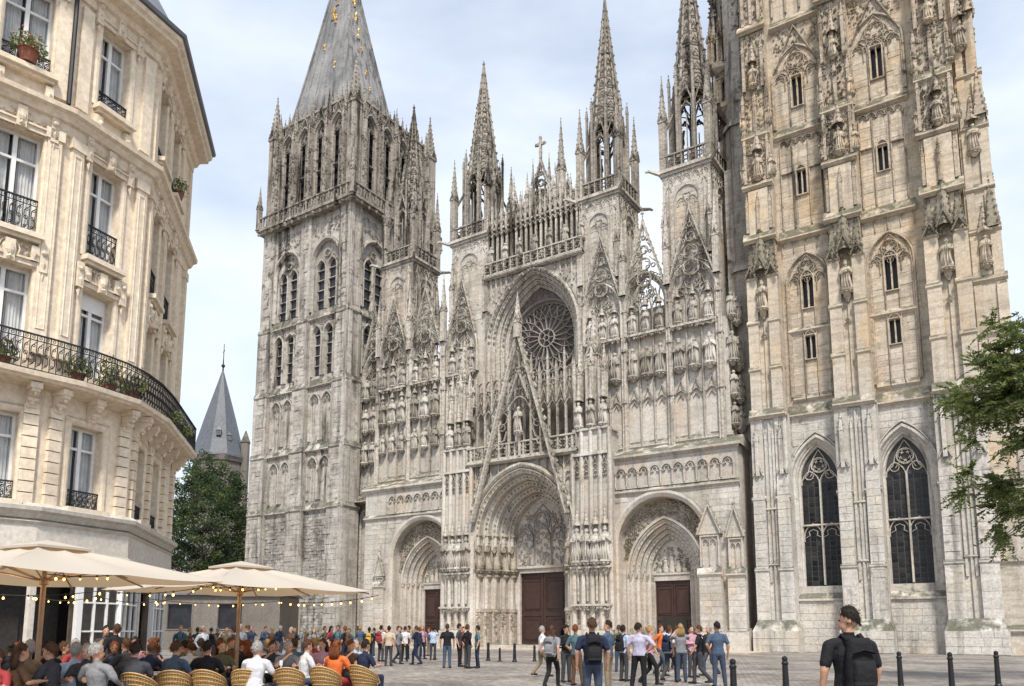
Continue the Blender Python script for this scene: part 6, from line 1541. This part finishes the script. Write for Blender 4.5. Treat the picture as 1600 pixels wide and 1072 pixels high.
for k in HAIR.values(): k.materials.append(MATS['hair_dark'])
STAND = dict(hip=.93, L=((.27, .03, 1.13), (.26, -.06, .87)), R=((.27, .03, 1.13), (.26, -.05, .87)), Ll=((.1, -.01, .5), (.11, .02, .09)), Rl=((.1, -.01, .5), (.12, .02, .09)))
POSES = dict(
    stand=STAND,
    stand2=dict(STAND, tilt=.03, Ll=((.13, -.05, .5), (.17, -.06, .09)), R=((.3, .06, 1.14), (.2, -.1, .95)), yaw=.5),
    walk=dict(STAND, Ll=((.09, -.2, .52), (.09, -.2, .09)), Rl=((.09, -.0, .49), (.09, .3, .13)), L=((.26, .14, 1.15), (.25, .12, .9)), R=((.26, -.1, 1.15), (.24, -.22, .95)), lean=.05),
    phone=dict(STAND, L=((.25, -.02, 1.14), (.1, -.26, 1.2)), R=((.25, -.02, 1.14), (.1, -.26, 1.2)), pitch=.35, lean=.02, sleeve=1),
    photo=dict(STAND, L=((.27, -.18, 1.3), (.1, -.3, 1.5)), R=((.27, -.18, 1.3), (.1, -.3, 1.5)), pitch=-.15),
    hips=dict(STAND, L=((.38, .07, 1.15), (.2, -.03, 1.0)), yaw=-.5, Rl=((.14, -.02, .5), (.18, .04, .09))),
    pocket=dict(STAND, L=((.28, .08, 1.14), (.2, -.04, .92)), R=((.28, .08, 1.14), (.2, -.04, .92)), sleeve=1, yaw=.25, pitch=-.2),
    cross=dict(STAND, L=((.26, -.04, 1.14), (-.06, -.2, 1.16)), R=((.26, -.04, 1.14), (-.04, -.21, 1.1)), sleeve=1, yaw=-.3),
    sit=dict(hip=.54, lean=.12, L=((.27, -.12, .78), (.14, -.36, .79)), R=((.27, -.12, .78), (.16, -.34, .79)), Ll=((.12, -.42, .53), (.12, -.4, .1)), Rl=((.12, -.42, .53), (.14, -.44, .1))),
    sit_lean=dict(hip=.54, lean=.3, L=((.28, -.3, .8), (.08, -.36, 1.0)), R=((.26, -.22, .78), (.1, -.42, .8)), Ll=((.12, -.42, .53), (.12, -.3, .1)), Rl=((.12, -.42, .53), (.14, -.44, .1)), yaw=.5, pitch=.15),
    sit_back=dict(hip=.54, lean=-.1, L=((.3, .02, .8), (.2, -.2, .7)), R=((.3, .02, .8), (.22, -.2, .68)), Ll=((.13, -.42, .54), (.13, -.42, .1)), Rl=((.1, -.42, .56), (.05, -.5, .12)), yaw=-.6, sleeve=1))
BODY = {k: person_mesh(p) for k, p in POSES.items()}
def backpack_mesh():
    m_ = MB(); n = 12
    for j in range(9):
        f = j/8; z = -.24+.5*f; w = .15*(1-.25*f**3)*(.9+.1*math.sin(PI*f)); d = .085*(1-.35*f**2)
        for i in range(n):
            q = 2*PI*i/n; c_, s_ = math.cos(q), math.sin(q); e = .55
            m_.v.append((w*math.copysign(abs(c_)**e, c_), .075+d*math.copysign(abs(s_)**e, s_), z))
    for j in range(8):
        for i in range(n): m_.f.append((j*n+i, j*n+(i+1) % n, (j+1)*n+(i+1) % n, (j+1)*n+i))
    m_.f.append(tuple(range(n))); m_.f.append(tuple(range(8*n, 9*n)))
    p = MB()
    for j in range(6):
        f = j/5; z = -.2+.24*f; w = .12*(1-.1*f*f); d = .045*math.sin(PI*(.2+.7*f))+.01
        for i in range(n):
            q = 2*PI*i/n; c_, s_ = math.cos(q), math.sin(q); p.v.append((w*math.copysign(abs(c_)**.5, c_), .15+d*math.copysign(abs(s_)**.5, s_), z))
    for j in range(5):
        for i in range(n): p.f.append((j*n+i, j*n+(i+1) % n, (j+1)*n+(i+1) % n, (j+1)*n+i))
    p.f.append(tuple(range(n))); p.f.append(tuple(range(5*n, 6*n))); m_.merge(p)
    for s in (-1, 1): m_.tube([(s*.09, .03, .23), (s*.1, -.06, .29), (s*.105, -.16, .22), (s*.115, -.2, .06), (s*.12, -.12, -.1), (s*.13, .02, -.16)], .018, 5)
    m_.tube([(-.04, .06, .25), (0, .06, .29), (.04, .06, .25)], .01, 5); m_.rib([(-.12, .1), (0, .13), (.12, .1)], .015, .15, .03)
    return m_.mesh('backpack', None, True)
BAGM = backpack_mesh()
BAGM.materials.append(MATS['black'])
def recolor(o, cols):
    for i, c in enumerate(cols):
        o.material_slots[i].link = 'OBJECT'; o.material_slots[i].material = MATS[c]
def person(lat, fwd, phi, pose, top, legs, hair, label, group=None, h=1., hk='short', skin='skin', bag=None, shoe='shoe', B=None, wide=1.):
    b_ = B or BODY[pose]; t_ = thing('person', label, 'person', W(lat, fwd), AN(0, 0, phi), group); t_.scale = (h*wide, h*wide, h)
    o = put('body', b_['me'], t_); recolor(o, (skin, top, legs, shoe, 'eye', 'lips'))
    if hair:
        k = put('hair', HAIR[hk], t_); k.matrix_local = b_['head']; recolor(k, (hair,))
    if bag:
        k = put('backpack', BAGM, t_, tuple(b_['sh']+Vector((0, .1, -.24)))); recolor(k, (bag,))
    return t_
def pp(px, d, *a, **k): return person((px-800)/1242*d, d, *a, **k)
# the man in front on the right
MAN = person_mesh(dict(STAND, abs=True, L=((-.29, .0, 1.12), (-.28, -.08, .86)), R=((.3, .03, 1.12), (.3, -.05, .86)), yaw=.95, wide=1.14, pitch=.1), .0125)
pp(1326, 8.3, PI+.12, 'stand', 'black', 'charcoal', 'hair_black', 'man in black polo shirt carrying a black backpack, nearest at right', h=1.025, bag='black', B=MAN)
# group before the right portal
G1 = 'people gathered before the right portal'
for a in (
    (862, 21.6, PI-.5, 'walk', 'grey', 'black', 'hair_brown', 'woman with long brown hair, grey top and black trousers walking left', dict(hk='long', h=.96, bag='grey')),
    (925, 15.2, PI+.05, 'stand', 'navy', 'jeans', 'hair_brown', 'broad man in navy shirt with black backpack at the centre of the crowd', dict(h=1.02, bag='black', wide=1.08)),
    (998, 21.4, PI-.35, 'hips', 'lilac', 'black', 'hair_dark', 'stout person in pale lilac shirt and black trousers with one hand on hip', dict(wide=1.14, h=1.0)),
    (1121, 21.8, PI-.1, 'stand2', 'denim', 'jeans', 'hair_dark', 'man in denim blue shirt and blue jeans beside the bollard', dict(h=1.02)),
    (846, 27, 1.9, 'walk', 'white', 'khaki', 'hair_grey', 'grey haired person in white half hidden behind the woman with long hair', dict(h=.97)),
    (884, 24, .5, 'phone', 'black', 'charcoal', 'hair_dark', 'dark haired person in black looking down, right of the long haired woman', dict(h=.98, hk='long')),
    (900, 22.5, 2.4, 'stand2', 'teal', 'brown', 'hair_red', 'red haired person in teal left of the broad navy shirted man', dict(h=.98)),
    (950, 20.5, 4.2, 'stand2', 'denim', 'khaki', 'hair_dark', 'person in faded denim behind the right shoulder of the navy shirted man', dict(h=1.03)),
    (974, 24.5, 2.2, 'pocket', 'lightblue', 'charcoal', 'hair_dark', 'person in light blue with a dark backpack left of the stout person', dict(h=.98, bag='black')),
    (1014, 23.0, 1.4, 'walk', 'pink', 'black', 'hair_blond', 'fair haired person in pink beside the stout lilac shirted person', dict(h=.96, hk='bun')),
    (1031, 27.5, .9, 'walk', 'orange', 'jeans', 'hair_brown', 'person in orange top walking across the square', dict(h=1.0)),
    (1045, 24.5, 2.3, 'walk', 'white', 'charcoal', 'hair_brown', 'person in white shirt and dark trousers walking behind the lilac shirt', dict(h=.97, bag='navy')),
    (1063, 24, PI, 'photo', 'grey', 'jeans', 'hair_blond', 'fair haired person in grey raising a phone to the portal', dict(h=1.0, hk='long')),
    (1080, 26.5, .5, 'cross', 'pink', 'charcoal', 'hair_dark', 'person in pink with folded arms right of the phone holder', dict(h=.98)),
    (1093, 23.2, 4.4, 'walk', 'black', 'charcoal', 'hair_brown', 'person in black with black backpack left of the denim shirted man', dict(h=.97, bag='black')),
    (1108, 27.5, 5.2, 'walk', 'brown', 'jeans', 'hair_grey', 'grey haired person in brown jacket behind the denim shirted man', dict(h=.99)),
    (1038, 30, PI, 'stand', 'lightblue', 'olive', 'hair_dark', 'person in light blue standing farther back by the open wicket door', dict(h=1.0)),
    (1056, 32, 2.6, 'walk', 'khaki', 'black', 'hair_brown', 'person in khaki walking into the open wicket door', dict(h=1.0)),
    (967, 30, PI-.3, 'phone', 'olive', 'jeans', 'hair_brown', 'person in olive standing by the right pier of the great portal', dict(h=1.0))):
    pp(*a[:8], group=G1, **a[8])
G2 = 'row of men standing on the square'
for a in ((699, 33, PI, 'stand', 'black', 'denim', 'hair_brown', 'man in black jumper and jeans, leftmost of the four standing in a row', dict(h=1.04)),
    (718, 34.2, 1.3, 'stand2', 'charcoal', 'black', 'hair_dark', 'man all in dark clothes, second of the four standing in a row', dict(h=1.05)),
    (731, 32.8, 2.2, 'pocket', 'black', 'charcoal', 'hair_brown', 'slim man in a black coat, third of the four standing in a row', dict(h=1.03)),
    (746, 33.0, 4.9, 'hips', 'teal', 'navy', 'hair_dark', 'man in grey green shirt, rightmost of the four standing in a row', dict(h=1.0)),
    (724, 37, .4, 'stand', 'red', 'khaki', 'hair_dark', 'person in red glimpsed behind the four standing men', dict(h=.98))):
    pp(*a[:8], group=G2, **a[8])
G3 = 'people strolling along the foot of the cathedral'
tops = ('white', 'navy', 'lightblue', 'black', 'grey', 'denim', 'beige', 'charcoal', 'brown', 'navy', 'black', 'charcoal', 'olive', 'pink', 'khaki', 'brown', 'red', 'denim', 'black', 'teal')
legs_ = ('jeans', 'black', 'charcoal', 'khaki', 'navy'); hairs = ('hair_dark', 'hair_brown', 'hair_grey', 'hair_blond', 'hair_red')
hn = dict(hair_dark='dark haired', hair_brown='brown haired', hair_grey='grey haired', hair_blond='fair haired', hair_red='red haired')
cn = dict(lightblue='light blue', hair_dark='dark')
rnd = random.Random(21); used = set()
def crowd(xs, d0, d1, grp, where, poses):
    for i, px in enumerate(xs):
        for _ in range(80):
            tp, lg, hr = rnd.choice(tops), rnd.choice(legs_), rnd.choice(hairs)
            if (where, tp, hr) not in used: break
        used.add((where, tp, hr)); d = rnd.uniform(d0, d1)
        pos = rnd.choice(poses); bag = rnd.choice((None, None, 'black', 'navy', 'brown')) if pos[:3] != 'sit' else None
        lb = '%s person in %s %s' % (hn[hr], cn.get(tp, tp), where)
        pp(px+rnd.uniform(-3, 3), d, rnd.uniform(0, 6.28), pos, tp, lg, hr, lb, group=grp, h=rnd.uniform(.93, 1.04), hk=rnd.choice(('short', 'short', 'long', 'bun')), bag=bag, skin=rnd.choice(('skin', 'skin', 'skin2')))
SP = ('stand', 'stand2', 'walk', 'phone', 'photo', 'hips', 'pocket', 'cross')
for a in ((608, 35, PI, 'stand', 'beige', 'charcoal', 'hair_dark', 'man in pale shirt and dark trousers standing left of the left portal', dict(h=1.0)), (651, 36, 4.4, 'walk', 'navy', 'navy', 'hair_brown', 'person all in navy before the left portal', dict(h=1.0, bag='navy')), (622, 37, 1.2, 'walk', 'grey', 'charcoal', 'hair_brown', 'person in grey beside the man in the pale shirt', dict(h=1.0)), (577, 40, PI, 'pocket', 'black', 'black', 'hair_dark', 'person all in black with mustard bag right of the parasol tip', dict(h=.98, bag='mustard')), (596, 40, 2.6, 'stand', 'white', 'charcoal', 'hair_dark', 'person in white with red bag near the parasol tip', dict(h=1.03, bag='red')), (633, 40, PI, 'phone', 'white', 'black', 'hair_dark', 'person in white and black trousers before the left portal jamb', dict(h=1.0)), (677, 42, PI, 'photo', 'lightblue', 'charcoal', 'hair_dark', 'person in light blue at the doorway of the left portal', dict(h=1.0))):
    pp(*a[:8], group=G3, **a[8])
crowd((560, 640, 660, 586, 625, 668, 604, 655), 43, 50, G3, 'in the far row before the left portal', SP)
crowd((395, 412, 425, 440, 452, 463, 476, 489, 505, 516, 527, 540, 548), 34, 46, G3, 'at the rubble foot of the square tower', SP)
crowd((285, 298, 309, 320, 331, 342, 353, 364, 376, 386), 26, 40, G3, 'beyond the terrace, left of the right parasol pole', SP)
# seated guests
G4 = 'guests seated on the cafe terrace'
for a in ((400, 14.4, PI-.25, 'sit', 'white', 'charcoal', 'hair_grey', 'balding man in white shirt seated with his back to us by the right pole', dict(wide=1.1)),
    (476, 16.6, 2.2, 'sit', 'white', 'jeans', 'hair_brown', 'guest in white shirt seated in profile, right of the balding man', {}),
    (447, 17.2, .6, 'sit_lean', 'grey', 'jeans', 'hair_grey', 'grey haired guest leaning over the table facing us', {}),
    (428, 17.6, .2, 'sit_lean', 'charcoal', 'black', 'hair_brown', 'brown haired guest in charcoal behind the balding man', {}),
    (524, 16.2, 2.7, 'sit', 'orange', 'red', 'hair_red', 'red haired guest in bright orange seated by the rattan chairs', dict(hk='long', wide=1.08)),
    (505, 18.4, .3, 'sit_back', 'pink', 'jeans', 'hair_brown', 'guest in pink seated behind the orange guest', dict(hk='long')),
    (568, 17.4, 2.4, 'sit', 'navy', 'navy', 'hair_dark', 'guest in navy at the right end of the terrace', {}),
    (545, 18.6, .5, 'sit_lean', 'brown', 'black', 'hair_red', 'guest in brown under the right parasol edge', {}),
    (272, 14.6, PI-.4, 'sit', 'denim', 'jeans', 'hair_brown', 'guest in denim jacket seated with back to us beneath the left parasol', dict(wide=1.1)),
    (325, 15, PI+.5, 'sit_back', 'black', 'black', 'hair_dark', 'guest in black seated left of the right pole', {}),
    (345, 16.4, .8, 'sit', 'olive', 'jeans', 'hair_red', 'red haired guest in olive left of the right pole', dict(hk='long')),
    (212, 13.2, PI+.3, 'sit', 'charcoal', 'jeans', 'hair_dark', 'guest in charcoal seated low centre left', {}),
    (160, 12.4, PI-.3, 'sit_back', 'grey', 'charcoal', 'hair_grey', 'grey haired guest in grey jumper beside the left pole', dict(wide=1.1)),
    (118, 12.8, PI+.2, 'sit', 'lightblue', 'jeans', 'hair_grey', 'grey haired guest in pale blue right of the left pole', {}),
    (28, 12.0, 2.4, 'sit', 'brown', 'black', 'hair_brown', 'guest in brown nearest the left edge', dict(hk='long')),
    (80, 15.4, .3, 'sit_lean', 'black', 'black', 'hair_dark', 'guest in black facing us behind the left pole', dict(skin='skin2'))):
    pp(*a[:8], group=G4, **a[8])
pp(182, 18.2, PI+.7, 'pocket', 'black', 'black', 'hair_brown', 'waiter in black waistcoat standing before the white shop window', h=.97)
pp(166, 19.2, .6, 'stand', 'charcoal', 'black', 'hair_dark', 'dark haired person standing left of the waiter by the shop window', h=.95)
crowd((15, 35, 50, 75, 105, 122, 135, 150, 190, 203, 215, 228, 240, 252, 285, 300, 318), 15.2, 18.4, G4, 'seated under the left parasol', ('sit', 'sit_lean', 'sit_back'))
crowd((360, 372, 385, 398, 412, 435, 465, 488, 500, 515, 530, 552, 290, 305), 18.3, 21.5, G4, 'seated at the back of the right parasol', ('sit', 'sit_lean', 'sit_back'))
crowd((8, 45, 90, 140), 11.8, 13.6, G4, 'seated low in the left corner', ('sit', 'sit_back'))
